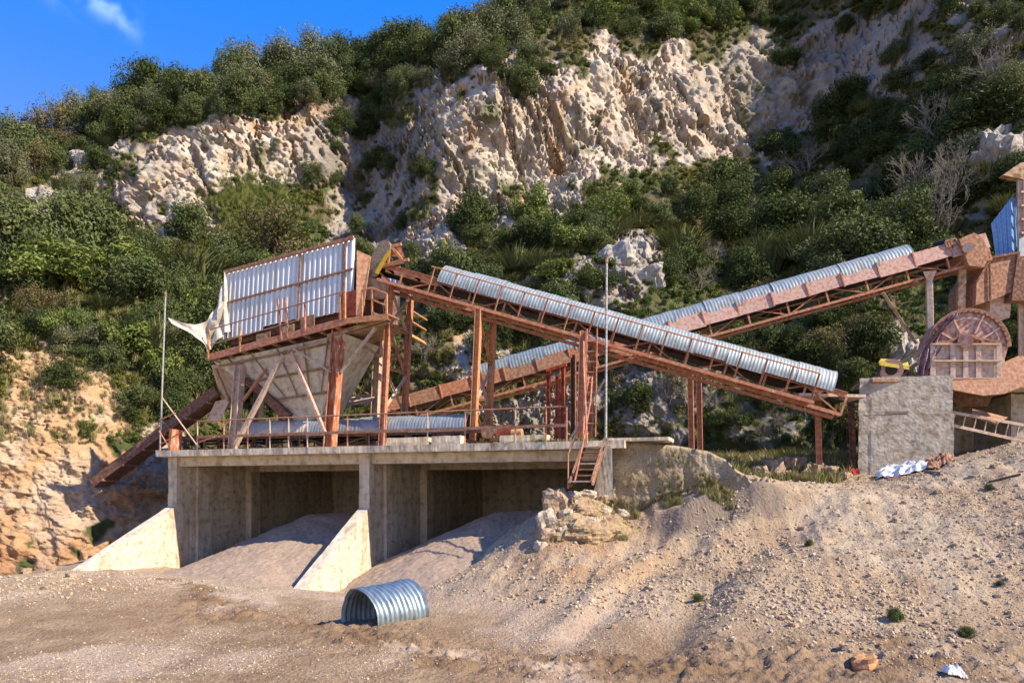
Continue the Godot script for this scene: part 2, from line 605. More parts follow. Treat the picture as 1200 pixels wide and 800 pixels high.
func hill_point(px: float, py: float, bare := -1.0) -> Vector3:
	var p := at(px, py, grid_at(hill_d, px, py))
	if bare < 0.0:
		bare = bare_at(px, py).x
	var q := Vector3(p.x, p.y * 0.95, p.z)
	var s := 0.9 * nz_big.get_noise_3dv(p)
	if bare > 0.01:
		var big := smoothstep(24.0, 38.0, -p.z)
		var split := nz_split.get_noise_3d(p.x + 0.3 * p.y, p.y * 0.38, p.z)
		var split2 := nz_split.get_noise_3d(p.x * 2.6, p.y * 1.6 + p.x * 0.8, p.z * 2.6)
		var broken := 0.45 * nz_ridge.get_noise_3dv(p * 0.6) + 0.6 * facet(nz_block, q, 3.0) + 0.3 * facet(nz_crack, q, 1.1) + 0.17 * facet(nz_chip, p, 0.42) + 0.12 * nz_fine.get_noise_3dv(p) - 0.7 * (1.0 - smoothstep(-1.0, -0.88, split)) - 0.24 * (1.0 - smoothstep(-1.0, -0.84, split2))
		var crumbly := 0.5 * nz_tone2.get_noise_3dv(p * 0.7) + 0.3 * nz_ridge.get_noise_3dv(p * 2.4) + 0.16 * facet(nz_chip, p, 0.4) + 0.14 * nz_fine.get_noise_3dv(p * 1.6)
		s += bare * lerpf(crumbly * 0.8, broken, big)
	s += (1.0 - bare) * 0.45 * nz_fine.get_noise_3d(p.x * 0.5, p.y * 0.5, p.z * 0.5)
	var out := Vector3(-p.x * 0.4, 1.5, -p.z).normalized()
	p += out * s
	# the hill stops behind the bunker and the yard of the plant
	var l := plant(p)
	if l.x > -0.36 and p.y < 5.2 and l.z < 10.2:
		p = loc(l.x, l.y, 10.2)
	return p

func build_hillside() -> void:
	prepare_hill()
	var cols := 900
	var rows := 420
	var back := 4
	var p := PackedVector3Array()
	var c := PackedColorArray()
	p.resize((rows + back) * cols)
	c.resize((rows + back) * cols)
	for j in cols:
		# finer columns inside the picture
		var t := float(j) / (cols - 1)
		var px := lerpf(-420.0, 1680.0, t)
		px = lerpf(px, 610.0 + (px - 630.0) * absf(px - 630.0) / 1050.0, 0.45)
		var top := curve_at(CREST, px)
		for i in rows:
			var py := lerpf(725.0, top, float(i) / (rows - 1))
			var b := bare_at(px, py)
			var q := hill_point(px, py, b.x)
			p[i * cols + j] = q
			var n1 := nz_tone.get_noise_3dv(q)
			var n2 := nz_tone2.get_noise_3dv(q)
			var st := nz_streak.get_noise_3d(q.x * 1.6, q.y * 0.22, q.z * 1.6)
			var pale := Color(0.6, 0.53, 0.445).lerp(Color(0.55, 0.455, 0.355), clampf(n1 * 1.6 - 0.05, 0, 1)).lerp(Color(0.34, 0.315, 0.285), clampf(st * 3.2 - 0.1, 0, 0.85)).lerp(Color(0.47, 0.29, 0.16), clampf(nz_streak.get_noise_3d(q.x * 0.7 + 31.0, q.y * 0.16, q.z * 0.7) * 3.2 - 0.7, 0, 0.85)).lerp(Color(0.55, 0.42, 0.34), clampf(n2 * 2.2, 0, 0.7))
			var ochre := Color(0.5, 0.335, 0.19).lerp(Color(0.57, 0.45, 0.32), clampf(n2 * 1.9 + 0.15, 0, 1)).lerp(Color(0.34, 0.15, 0.07), clampf(n1 * 2.4 - 0.55, 0, 0.8))
			var grey := Color(0.38, 0.335, 0.285).lerp(Color(0.26, 0.24, 0.215), clampf(n1 * 1.8 + 0.3, 0, 1)).lerp(Color(0.46, 0.39, 0.31), clampf(n2 * 2.0 - 0.2, 0, 1))
			var rock := pale * b.y + ochre * b.z + grey * b.w
			var soil := Color(0.105, 0.092, 0.05).lerp(Color(0.2, 0.155, 0.095), clampf(n2 * 2.0 + 0.2, 0, 1)).lerp(Color(0.075, 0.095, 0.032), clampf(n1 * 2.2 + 0.35, 0, 1))
			var k := smoothstep(0.12, 0.5, b.x + n2 * 0.25)
			var col := soil.lerp(rock, k)
			# moss and herbs in patches on the rock
			col = col.lerp(Color(0.09, 0.11, 0.035), k * smoothstep(27.0, 34.0, -q.z) * clampf((nz_tone.get_noise_3d(q.x * 2.1 + 40.0, q.y * 2.1, q.z * 2.1) - 0.28) * 3.0, 0, 0.75))
			col.a = 1.0
			c[i * cols + j] = col
		var crest := p[(rows - 1) * cols + j]
		for k in back:
			var o: Array = [[4.0, 0.3], [12.0, -1.5], [28.0, -8.0], [60.0, -30.0]][k]
			p[(rows + k) * cols + j] = crest + Vector3(crest.x * 0.01, o[1], -o[0])
			c[(rows + k) * cols + j] = Color(0.1, 0.095, 0.05)
	structure("hillside", sheet(rows + back, cols, p, c), mats.rock)

# ---------------------------------------------------------------- the yard, the heap and the terrace: one ground sheet
const GX0 := -46.0
const GX1 := 46.0
const GZ0 := -34.0
const GZ1 := 9.0
var gn := 760
var gm := 430
var gxs := PackedFloat32Array()
var gzs := PackedFloat32Array()
var ground_y := PackedFloat32Array()
var nz_g1 := noise(31, 0.12, 3)
var nz_g2 := noise(32, 0.7, 4)
var nz_g3 := noise(33, 2.6, 3)
var nz_g4 := noise(34, 0.35, 3, FastNoiseLite.TYPE_SIMPLEX_SMOOTH, FastNoiseLite.FRACTAL_RIDGED)

func ground_controls() -> Array:
	var pts := []
	# level yard: x, height, z
	for v in [[-40, 0.3, -5], [-20, 0.1, -5], [0, -0.05, -3], [20, 0.2, 0], [40, 1.0, 0], [-12, 0.0, -12], [-6, 0.0, -10], [-1.5, 0.0, -9], [-6, 0.02, -14.5], [-3.2, 0.0, -14.6], [-1.75, 0.22, -14.35], [-2.2, 0.1, -13.8], [-1.2, 0.02, -12.6], [-30, 0.1, -16], [-16, 0.1, -18.5], [-16.5, -0.25, -24], [-20, -0.4, -25], [0.5, 0.0, -10.4], [3, 0.02, -9.6], [6, 0.1, -8.0], [10, 0.4, -6.5], [-4, 0, 4], [8, 0.1, 3], [-40, 0.2, -30], [-28, -0.3, -26]]:
		pts.append([v[0], v[2], v[1]])
	for v in [[-4.2, 0.42, -0.9], [-3.6, 0.4, 2.4], [-3.6, 0.3, 6.9], [-1.4, 0.1, 3.0], [0.2, 0.0, 3.0], [0.2, 0.0, 9.0], [-1.2, 0.05, 9.4], [3, 0.2, 3], [9, 0.2, 3.5], [3, 0.3, 10], [-1.0, 0.3, -0.9], [1.5, 0.5, -3.0], [6.5, 0.3, 7.5], [6.5, 0.3, 12.2]]:
		var q := loc(v[2], v[1], v[0])
		pts.append([q.x, q.z, v[1]])
	# heap and terrace: photo column, row, distance
	for v in [[520, 705, 16.6], [560, 690, 16.8], [600, 672, 17.0], [640, 655, 17.4], [690, 650, 17.2], [720, 640, 18.2], [700, 588, 18.9], [668, 596, 18.6], [690, 578, 19.2], [650, 606, 18.4], [645, 645, 17.5], [735, 612, 18.6],
			[600, 730, 14.6], [660, 720, 14.2], [560, 745, 13.9], [640, 765, 12.3], [760, 770, 11.9], [900, 778, 11.5],
			[720, 680, 15.8], [800, 655, 16.6], [800, 715, 14.0], [880, 700, 14.2], [900, 640, 17.0], [880, 602, 17.2], [800, 618, 17.8], [930, 574, 18.2], [900, 578, 18.1],
			[950, 690, 14.0], [1000, 620, 17.0], [1000, 575, 20.0], [960, 740, 12.6], [1050, 680, 14.0], [1080, 740, 12.4], [1100, 610, 16.6], [1100, 560, 19.6], [1200, 522, 20.5], [1200, 570, 17.4], [1200, 640, 14.6], [1200, 730, 12.0], [1250, 790, 10.5], [1100, 790, 10.9],
			[1150, 530, 21.5], [1080, 548, 22.3], [1010, 552, 22.4], [960, 555, 22.6], [900, 572, 21.6], [880, 545, 25], [960, 530, 25.5], [780, 602, 18.8], [850, 589, 18.3], [735, 604, 19.1],
			[1200, 525, 25], [1400, 500, 20], [1400, 520, 25], [1400, 640, 13], [1600, 540, 17], [1500, 760, 9.5]]:
		var q := at(v[0], v[1], v[2])
		pts.append([q.x, q.z, q.y])
	# behind the retaining wall the terrace is level with the bunker roof
	for v in [[15.0, 3.75, 2.0], [16.4, 3.45, 2.2], [15.5, 3.7, 6.5], [18.4, 2.85, 1.5], [20, 2.9, 2.2], [19, 3.2, 5.5], [22, 3.3, 8]]:
		var q := loc(v[0], v[1], v[2])
		pts.append([q.x, q.z, v[1]])
	return pts

const CHURN := [[-13, -22.5], [-9.7, -19.6], [-6, -16], [-3.1, -13.4], [0, -11.9], [4, -11.2], [9, -10.6]]
func churned(x: float, z: float, n1: float) -> float:      # how much wheels have churned the mud here
	var w := 0.75 + 0.5 * absf(n1)
	return exp(-pow((z - curve_at(CHURN, x) + n1 * 1.2) / w, 2)) * smoothstep(-12.0, -8.0, x)

func build_ground() -> void:
	var pts := ground_controls()
	for q in pts:
		q[0] /= 10.0
		q[1] /= 10.0
	var w := spline(pts)
	var cn := 150
	var cm := 90
	var coarse := PackedFloat32Array()
	coarse.resize(cn * cm)
	for j in cm:
		for i in cn:
			coarse[j * cn + i] = spline_at(pts, w, lerpf(GX0, GX1, i / (cn - 1.0)) / 10.0, lerpf(GZ0, GZ1, j / (cm - 1.0)) / 10.0)
	# grid lines: dense where the picture looks
	for i in gn:
		var t := i / (gn - 1.0) * 2.0 - 1.0
		gxs.append(2.0 + t * 17.0 + pow(absf(t), 5) * signf(t) * 26.9)
	for j in gm:
		var t := j / (gm - 1.0)
		gzs.append(lerpf(-27.5, -9.0, t) if true else 0.0)
	# beyond the dense band the rows stretch out to the edges
	for j in gm:
		var t := j / (gm - 1.0)
		if t < 0.06:
			gzs[j] = lerpf(GZ0, -27.5, t / 0.06)
		elif t > 0.94:
			gzs[j] = lerpf(-9.0, GZ1, (t - 0.94) / 0.06)
		else:
			gzs[j] = lerpf(-27.5, -9.0, (t - 0.06) / 0.88)
	ground_y.resize(gn * gm)
	var p := PackedVector3Array()
	var c := PackedColorArray()
	p.resize(gn * gm)
	c.resize(gn * gm)
	for j in gm:
		var z := gzs[j]
		for i in gn:
			var x := gxs[i]
			var u := clampf((x - GX0) / (GX1 - GX0) * (cn - 1), 0, cn - 1.001)
			var v := clampf((z - GZ0) / (GZ1 - GZ0) * (cm - 1), 0, cm - 1.001)
			var k := int(v) * cn + int(u)
			u -= int(u)
			v -= int(v)
			var y := lerpf(lerpf(coarse[k], coarse[k + 1], u), lerpf(coarse[k + cn], coarse[k + cn + 1], u), v)
			var l := plant(Vector3(x, 0, z))
			# height only: the floor of the bays is level with the yard
			var bay_floor := smoothstep(-0.6, 0.0, l.x) * (1.0 - smoothstep(14.15, 14.3, l.x)) * smoothstep(-0.5, 0.3, l.z)
			y = lerpf(y, minf(y, 0.1), bay_floor)
			# the retaining wall holds the terrace back
			if l.x > 14.25 and l.x < 19.4 and l.z > -3.5 and l.z < 0.5:
				y = minf(y, curve_at([[14.2, 1.95], [14.7, 2.02], [17.1, 2.36], [18.5, 2.68], [19.4, 3.3]], l.x) - 0.1 * minf(0.0, l.z + 0.3))
			var heap := smoothstep(0.12, 0.75, y)            # heaped spoil is rougher than the driven yard
			var n1 := nz_g1.get_noise_2d(x, z)
			var n2 := nz_g2.get_noise_2d(x, z)
			var n3 := nz_g3.get_noise_2d(x, z)
			# ruts left by wheels across the yard, and the loader track up the heap
			var rut := nz_g4.get_noise_2d(x * 0.35 + z * 0.35, z * 2.2 - x * 0.9)
			y += lerpf(0.035, 0.15, heap) * n1 + lerpf(0.03, 0.075, heap) * n2 + lerpf(0.018, 0.035, heap) * n3 + (1.0 - heap) * 0.045 * rut
			var e := Vector2(x, z) - Vector2(2.4, -11.6)
			var dir := Vector2(0.62, -0.785)
			var s := e.dot(dir)
			var o := e.dot(Vector2(0.785, 0.62))
			o += 0.3 * sin(s * 0.55) + 0.2 * n1
			var f := smoothstep(-1.2, 1.0, s) * (1.0 - smoothstep(7.5, 10.0, s))
			# the tipped gravel stands above the loader track, its edge a small scarp
			y += f * (0.3 * smoothstep(-0.3, 0.7, o) * (1.0 - smoothstep(3.0, 7.0, o)) - 0.06 * exp(-pow((o + 0.35) / 0.4, 2)))
			y += f * (0.1 * exp(-pow((o + 2.3) / 0.3, 2)) - 0.1 * exp(-pow((o + 1.8) / 0.3, 2)) + 0.07 * exp(-pow((o + 3.4) / 0.3, 2)))
			# rain gullies down the slope
			y += heap * 0.055 * nz_g4.get_noise_2d(x * 2.4 + z * 0.7, z * 0.4)
			# wet mud churned up by wheels, out in the open along the foot of the heap
			var churn := churned(x, z, n1) * (1.0 - heap * 0.6)
			y += churn * (0.12 * nz_g4.get_noise_2d(x * 1.3 + 3.0, z * 3.4) + 0.07 * n3 + 0.05 * nz_g3.get_noise_2d(x * 2.2, z * 2.2))
			ground_y[j * gn + i] = y
	# a low cut, darker in colour, runs along the back of the heap, below the retaining wall
	var cut_line := []
	for v in [[748, 624], [800, 614], [850, 603], [900, 592], [945, 583]]:
		var q := ground_seen(v[0], v[1])
		cut_line.append(Vector2(q.x, q.z))
	for j in gm:
		var z := gzs[j]
		for i in gn:
			var x := gxs[i]
			var y := ground_y[j * gn + i]
			var l := plant(Vector3(x, 0, z))
			var n1 := nz_g1.get_noise_2d(x, z)
			var n2 := nz_g2.get_noise_2d(x, z)
			var heap := smoothstep(0.12, 0.75, y)
			var churn := churned(x, z, n1) * (1.0 - heap * 0.6)
			var cut_tone := 0.0
			if x > 2.0 and x < 11.0 and z < -15.0:
				var best := 9.0
				var behind := 0.0
				var pt := Vector2(x, z + 0.12 * n2)
				for k in cut_line.size() - 1:
					var q := Geometry2D.get_closest_point_to_segment(pt, cut_line[k], cut_line[k + 1])
					if q.distance_to(pt) < best:
						best = q.distance_to(pt)
						behind = best * signf((cut_line[k + 1] - cut_line[k]).cross(pt - q)) * -1.0
				var ends := smoothstep(0.0, 0.8, x - cut_line[0].x) * smoothstep(0.0, 1.2, cut_line[-1].x - x)
				y += ends * 0.3 * smoothstep(-0.2, 0.25, behind) * (1.0 - smoothstep(0.7, 2.0, behind))
				cut_tone = ends * exp(-pow(behind / 0.42, 4))
			ground_y[j * gn + i] = y
			p[j * gn + i] = Vector3(x, y, z)
			# what lies where: brown driven mud, pale spilt gravel, reddish earth, spoil
			var t2 := nz_tone2.get_noise_2d(x * 1.3, z * 1.3)
			var t1 := nz_tone.get_noise_2d(x * 2.0 + 9.0, z * 2.0)
			var mud := Color(0.28, 0.192, 0.12).lerp(Color(0.37, 0.272, 0.18), clampf(0.5 + t2 * 1.4, 0, 1)).lerp(Color(0.2, 0.135, 0.085), clampf(t1 * 2.2 - 0.35, 0, 0.8))
			var gravel := Color(0.50, 0.405, 0.32).lerp(Color(0.44, 0.335, 0.25), clampf(0.5 + t2 * 1.3, 0, 1))
			var spoil := Color(0.44, 0.33, 0.215).lerp(Color(0.49, 0.4, 0.29), clampf(0.5 + t1 * 2.4, 0, 1)).lerp(Color(0.31, 0.225, 0.15), clampf(t2 * 2.0 - 0.2, 0, 0.8))
			var earth := Color(0.42, 0.265, 0.15).lerp(Color(0.47, 0.36, 0.25), clampf(0.4 + t2 * 1.6, 0, 1))
			var near_bays := smoothstep(-6.0, -3.6, l.z + n2 * 1.2 + n1) * (1.0 - smoothstep(15.0, 17.0, l.x)) * smoothstep(-4.0, -1.0, l.x)
			var col := mud.lerp(gravel, clampf(near_bays + smoothstep(0.1, 0.45, t1 + 0.35 * near_bays), 0, 1) * 0.9)
			col = col.lerp(spoil, heap)
			var red := exp(-pow((x - 1.6) / 1.7, 2) - pow((z + 16.9) / 1.5, 2)) * 1.3 + exp(-pow((x - 5.0) / 3.0, 2) - pow((z + 20.2) / 0.9, 2))
			col = col.lerp(earth, clampf(red + t2 * 0.5 * red, 0, 1))
			# colour darkens along the low cut at the back of the heap
			col = col.lerp(Color(0.23, 0.185, 0.15), clampf(cut_tone * 1.2, 0, 0.9))
			col = col.lerp(Color(0.19, 0.12, 0.068), clampf(churn * (0.55 + t2 * 2.2), 0, 0.85))
			col.a = 1.0
			c[j * gn + i] = col
	structure("ground", sheet(gm, gn, p, c, true), mats.ground)

func ground_at(x: float, z: float) -> float:
	var i := clampi(gxs.bsearch(x) - 1, 0, gn - 2)
	var j := clampi(gzs.bsearch(z) - 1, 0, gm - 2)
	var u := clampf((x - gxs[i]) / (gxs[i + 1] - gxs[i]), 0, 1)
	var v := clampf((z - gzs[j]) / (gzs[j + 1] - gzs[j]), 0, 1)
	var k := j * gn + i
	return lerpf(lerpf(ground_y[k], ground_y[k + 1], u), lerpf(ground_y[k + gn], ground_y[k + gn + 1], u), v)

func ground_seen(px: float, py: float, from := 8.0, to := 26.0) -> Vector3:     # first point of the ground along a sight line
	var d := from
	while d < to:
		var q := at(px, py, d)
		if q.y <= ground_at(q.x, q.z):
			return q
		d += 0.05
	return at(px, py, to)

# ================================================================ the plant
# a cast block between two four-point loops: faces in cells, all pushed by one field so that edges wander but stay closed
var nz_cast := noise(88, 0.9, 3)
var nz_chipped := noise(89, 4.5, 2)
func worn(p: Vector3, amp: float) -> Vector3:
	var k := maxf(0.0, nz_chipped.get_noise_3dv(p) - 0.25) * 2.0
	return p + Vector3(nz_cast.get_noise_3dv(p), nz_cast.get_noise_3dv(p + Vector3(50, 0, 0)), nz_cast.get_noise_3dv(p + Vector3(0, 50, 0))) * amp + Vector3(nz_chipped.get_noise_3dv(p + Vector3(9, 0, 0)), -absf(nz_chipped.get_noise_3dv(p + Vector3(0, 9, 0))), nz_chipped.get_noise_3dv(p + Vector3(0, 0, 9))) * (amp * k)

func cast(st: SurfaceTool, lo: Array, hi: Array, cell: float, amp: float) -> void:
	var faces := [[hi[0], hi[1], hi[2], hi[3]], [lo[3], lo[2], lo[1], lo[0]]]
	for i in 4:
		var j := (i + 1) % 4
		faces.append([lo[i], lo[j], hi[j], hi[i]])
	for f in faces:
		var nu := clampi(int(maxf(f[0].distance_to(f[1]), f[3].distance_to(f[2])) / cell), 1, 60)
		var nv := clampi(int(maxf(f[0].distance_to(f[3]), f[1].distance_to(f[2])) / cell), 1, 60)
		var g := []
		for i in nu + 1:
			var col := []
			for j in nv + 1:
				var u := float(i) / nu
				var v := float(j) / nv
				col.append(worn(f[0].lerp(f[1], u).lerp(f[3].lerp(f[2], u), v), amp))
			g.append(col)
		for i in nu:
			for j in nv:
				quad(st, g[i][j], g[i + 1][j], g[i + 1][j + 1], g[i][j + 1])

func lcast(st: SurfaceTool, a0: float, a1: float, y0: float, y1: float, b0: float, b1: float, cell := 0.16, amp := 0.014) -> void:
	cast(st, [loc(a0, y0, b1), loc(a0, y0, b0), loc(a1, y0, b0), loc(a1, y0, b1)], [loc(a0, y1, b1), loc(a0, y1, b0), loc(a1, y1, b0), loc(a1, y1, b1)], cell, amp)

func lbox(st: SurfaceTool, a0: float, a1: float, y0: float, y1: float, b0: float, b1: float) -> void:
	hexa(st, [loc(a0, y0, b1), loc(a0, y0, b0), loc(a1, y0, b0), loc(a1, y0, b1)], [loc(a0, y1, b1), loc(a0, y1, b0), loc(a1, y1, b0), loc(a1, y1, b1)])

# a block of cast or broken stone: every face a grid pushed about by noise; corner o, edges u, v, w
func rough_block(st: SurfaceTool, o: Vector3, u: Vector3, v: Vector3, w: Vector3, cell: float, amp: float, seed_: int, round_ := 0.06) -> void:
	var nz := noise(seed_, 1.3, 4)
	var nf := noise(seed_ + 1, 5.0, 3)
	var mid := o + (u + v + w) * 0.5
	var faces := [[o + w, u, v], [o + u, -u, v], [o + u + w, -w, v], [o, w, v], [o + v + w, u, -w], [o, u, w]]
	for f in faces:
		var nu := clampi(int(f[1].length() / cell), 1, 60)
		var nv := clampi(int(f[2].length() / cell), 1, 60)
		var g := []
		for i in nu + 1:
			var col := []
			for j in nv + 1:
				var p: Vector3 = f[0] + f[1] * (float(i) / nu) + f[2] * (float(j) / nv)
				var d := p - mid
				var near := 0
				for e in [u, v, w]:
					if absf(d.dot(e.normalized())) > e.length() * 0.5 - 1e-4:
						near += 1
				var k := amp * nz.get_noise_3dv(p) + amp * 0.35 * nf.get_noise_3dv(p)
				if near >= 2:
					k -= round_ * (0.6 + nz.get_noise_3dv(p * 1.7))
				col.append(p + d.normalized() * k)
			g.append(col)
		for i in nu:
			for j in nv:
				quad(st, g[i][j], g[i + 1][j], g[i + 1][j + 1], g[i][j + 1])

func build_bunker() -> void:
	var t := thing("concrete_bunker", "two-bay concrete loading bunker with sloping wing walls and flat roof", "bunker", loc(7.1, 0, 0))
	var st: SurfaceTool
	for a in [[-0.35, 0.0], [6.75, 7.1], [13.95, 14.3]]:
		st = tool()
		for k in 3:
			st = tool()
			var o: float = [0.0, 0.007, -0.004][k]
			lcast(st, a[0] - o, a[1] + o, [-0.4, 1.302, 2.602][k], [1.298, 2.598, 3.798][k], -o, 9.4)
			part(t, "side_wall", st, mats.concrete)
	for a in [-0.35, 6.75]:
		st = tool()
		var reach := 3.72 if a < 0 else 3.35
		var prof := [[-0.003, 2.2], [-reach, 0.40 if a < 0 else 0.14], [-reach - 0.06, -0.4], [-0.003, -0.4]]
		var lo := []
		var hi := []
		for v in prof:
			lo.append(loc(a + 0.003, v[1], v[0]))
			hi.append(loc(a + 0.347, v[1], v[0]))
		cast(st, lo, hi, 0.12, 0.016)
		part(t, "wing_wall", st, mats.concrete_pale)
	st = tool()
	lcast(st, 0.0, 13.95, -0.4, 3.798, 9.1, 9.4, 0.3)
	part(t, "back_wall", st, mats.concrete)
	st = tool()
	rough_block(st, loc(-0.55, 3.8, 9.7), ALONG * 15.25, Vector3(0, 0.2, 0), TOCAM * 10.05, 0.3, 0.02, 71, 0.02)
	part(t, "roof_slab", st, mats.concrete)
	for a in [[0.002, 6.748], [7.102, 13.948]]:
		st = tool()
		lcast(st, a[0], a[1], 3.5, 3.797, 0.12, 0.45)
		part(t, "front_beam", st, mats.concrete)
		st = tool()
		lcast(st, a[0], a[1], 3.4, 3.797, 3.4, 3.8)
		part(t, "cross_beam", st, mats.concrete)
		st = tool()
		lcast(st, a[0], a[0] + 0.26, -0.4, 3.398, 3.35, 3.85)
		part(t, "pilaster", st, mats.concrete)
		st = tool()
		lcast(st, a[0], a[0] + 0.1, -0.4, 3.498, 0.85, 1.5)
		part(t, "pilaster", st, mats.concrete)

func gravel_heap(called: String, label: String, a0: float, a1: float, b0: float, b1: float, tops: Array, base: Vector3) -> void:
	var n := 130
	var m := 190
	var p := PackedVector3Array()
	var c := PackedColorArray()
	var nz := noise(int(a0 * 10) + 51, 0.8, 3)
	var nf := noise(57, 6.0, 3)
	for j in m:
		for i in n:
			var a := lerpf(a0, a1, i / (n - 1.0))
			var b := lerpf(b1, b0, j / (m - 1.0))
			var h := -0.25
			for t in tops:       # ridge from (t0, t1) to (t2, t3), height t4, slope t5
				var q := Geometry2D.get_closest_point_to_segment(Vector2(a, b), Vector2(t[0], t[1]), Vector2(t[2], t[3]))
				var r := q.distance_to(Vector2(a, b))
				h = maxf(h, t[4] - t[5] * (sqrt(r * r + 0.16) - 0.4))
			var w := loc(a, 0, b)
			h += 0.07 * nz.get_noise_2d(w.x, w.z) + 0.035 * nf.get_noise_2d(w.x, w.z)
			p.append(loc(a, h, b) - base)
			var g := 0.5 + nf.get_noise_2d(w.x * 3.0, w.z * 3.0)
			c.append(Color(0.54, 0.43, 0.345).lerp(Color(0.45, 0.35, 0.275), clampf(g, 0, 1)))
	single(called, sheet(m, n, p, c, true), mats.gravel, label, "gravel heap", base, "gravel heaps in the bunker bays")

func build_heaps() -> void:
	gravel_heap("gravel_heap", "low gravel heap spilling out beside the outer bunker wall", 0.02, 6.73, -3.4, 9.08, [[4.0, 2.2, 5.9, 2.4, 1.95, 0.44], [2.6, -0.5, 4.2, -0.9, 0.7, 0.3]], loc(3.4, 0, 2))
	gravel_heap("gravel_heap", "tall gravel heap in the bay beside the metal stairs", 7.12, 13.93, -4.0, 9.08, [[10.7, 1.7, 13.8, 1.8, 2.1, 0.47], [12.6, -0.9, 14.2, -1.2, 1.3, 0.45]], loc(10.5, 0, 2))

func build_culvert() -> void:
	var near := Vector3(-2.98, 0.2, -14.4)
	var far := Vector3(-2.12, 0.3, -15.3)
	var t := thing("culvert_section", "arched corrugated iron sheet standing on the ground before the bunker", "iron sheet", Vector3(-2.5, 0, -14.9))
	var st := tool()
	half_pipe(st, near - Vector3(0, 0.03, 0), far - Vector3(0, 0.05, 0), 0.6, -0.4, PI + 0.4, 11, 0.028, Vector3(0.05, 1, 0), 0.05, 4)
	part(t, "corrugated_arch", st, mats.culvert)

# ---------------------------------------------------------------- conveyors
func conveyor_frame(t: Node3D, P: Vector3, Q: Vector3, w: float, depth: float, step: float, chord: float, m: Material, belt_from := 0.0) -> Array:
	var dir := (Q - P).normalized()
	var side := Vector3(-dir.z, 0, dir.x).normalized()
	if side.z < 0:
		side = -side
	var up := dir.cross(side).normalized()
	if up.y < 0:
		up = -up
	var L := P.distance_to(Q)
	var st: SurfaceTool
	for s in [1.0, -1.0]:
		st = tool()
		channel(st, P + side * (s * w / 2), Q + side * (s * w / 2), 0.06, chord, up, -s)
		part(t, "top_chord", st, m)
		st = tool()
		angle(st, P + side * (s * w / 2) - up * depth, Q + side * (s * w / 2) - up * depth, chord * 0.6, up)
		part(t, "bottom_chord", st, m)
		var n := int(L / step)
		for i in n + 1:
			var p := P + dir * (L * i / n)
			st = tool()
			angle(st, p + side * (s * w / 2) - up * chord * 0.45, p + side * (s * w / 2) - up * (depth + 0.02), 0.06, dir)
			part(t, "web_post", st, m)
			if i < n:
				var q := P + dir * (L * (i + 1) / n)
				st = tool()
				if i % 2 == 0:
					angle(st, p + side * (s * w / 2) - up * 0.06, q + side * (s * w / 2) - up * depth, 0.045, side)
				else:
					angle(st, p + side * (s * w / 2) - up * depth, q + side * (s * w / 2) - up * 0.06, 0.045, side)
				part(t, "web_diagonal", st, m)
	var n2 := int(L / (step * 0.8))
	for i in n2:
		var p := P + dir * (L * (i + 0.5) / n2)
		st = tool()
		rod(st, p - side * (w * 0.46) + up * 0.03, p + side * (w * 0.46) + up * 0.03, 0.045)
		part(t, "roller", st, mats.steel_dark)
	st = tool()
	plate(st, P + dir * belt_from + side * w * 0.4 + up * 0.1, Q + side * w * 0.4 + up * 0.1, Q - side * w * 0.4 + up * 0.1, P + dir * belt_from - side * w * 0.4 + up * 0.1, 0.02)
	part(t, "belt", st, mats.rubber)
	st = tool()
	plate(st, P + side * w * 0.4 - up * 0.16, Q + side * w * 0.4 - up * 0.16, Q - side * w * 0.4 - up * 0.16, P - side * w * 0.4 - up * 0.16, 0.02)
	part(t, "return_belt", st, mats.rubber)
	return [dir, side, up, L]

var cover_meshes := {}
func covers(t: Node3D, P: Vector3, Q: Vector3, up: Vector3, r: float, n: int, ribs: int, seed_: int, dusty := -1) -> void:
	var g := RandomNumberGenerator.new()
	g.seed = seed_
	var dir := (Q - P).normalized()
	var side := up.cross(dir).normalized()
	var len_ := P.distance_to(Q) / n * 1.06
	var keep := OFF
	for i in n:
		var key := "%d %d %d" % [seed_, i % 4, i % 2]
		if not cover_meshes.has(key):
			var st := tool()
			OFF = Vector3.ZERO
			half_pipe(st, Vector3.ZERO, Vector3(0, 0, len_), r + (0.014 if i % 2 else -0.004), -0.12, PI + 0.12, ribs, 0.005, Vector3.UP, 0.016, seed_ + i)
			OFF = keep
			cover_meshes[key] = st.commit()
		var o := part(t, "cover_sheet", cover_meshes[key], mats.galvanised_dusty if i < dusty else ([mats.galvanised, mats.galvanised_b, mats.galvanised_c][g.randi() % 3]))
		var b := Basis(side, up, dir) * Basis.from_euler(Vector3(g.randf_range(-0.012, 0.012), g.randf_range(-0.012, 0.012), g.randf_range(-0.05, 0.05)))
		o.transform = Transform3D(b, P.lerp(Q, (i - 0.03) / n) + up * g.randf_range(-0.015, 0.015) - OFF)

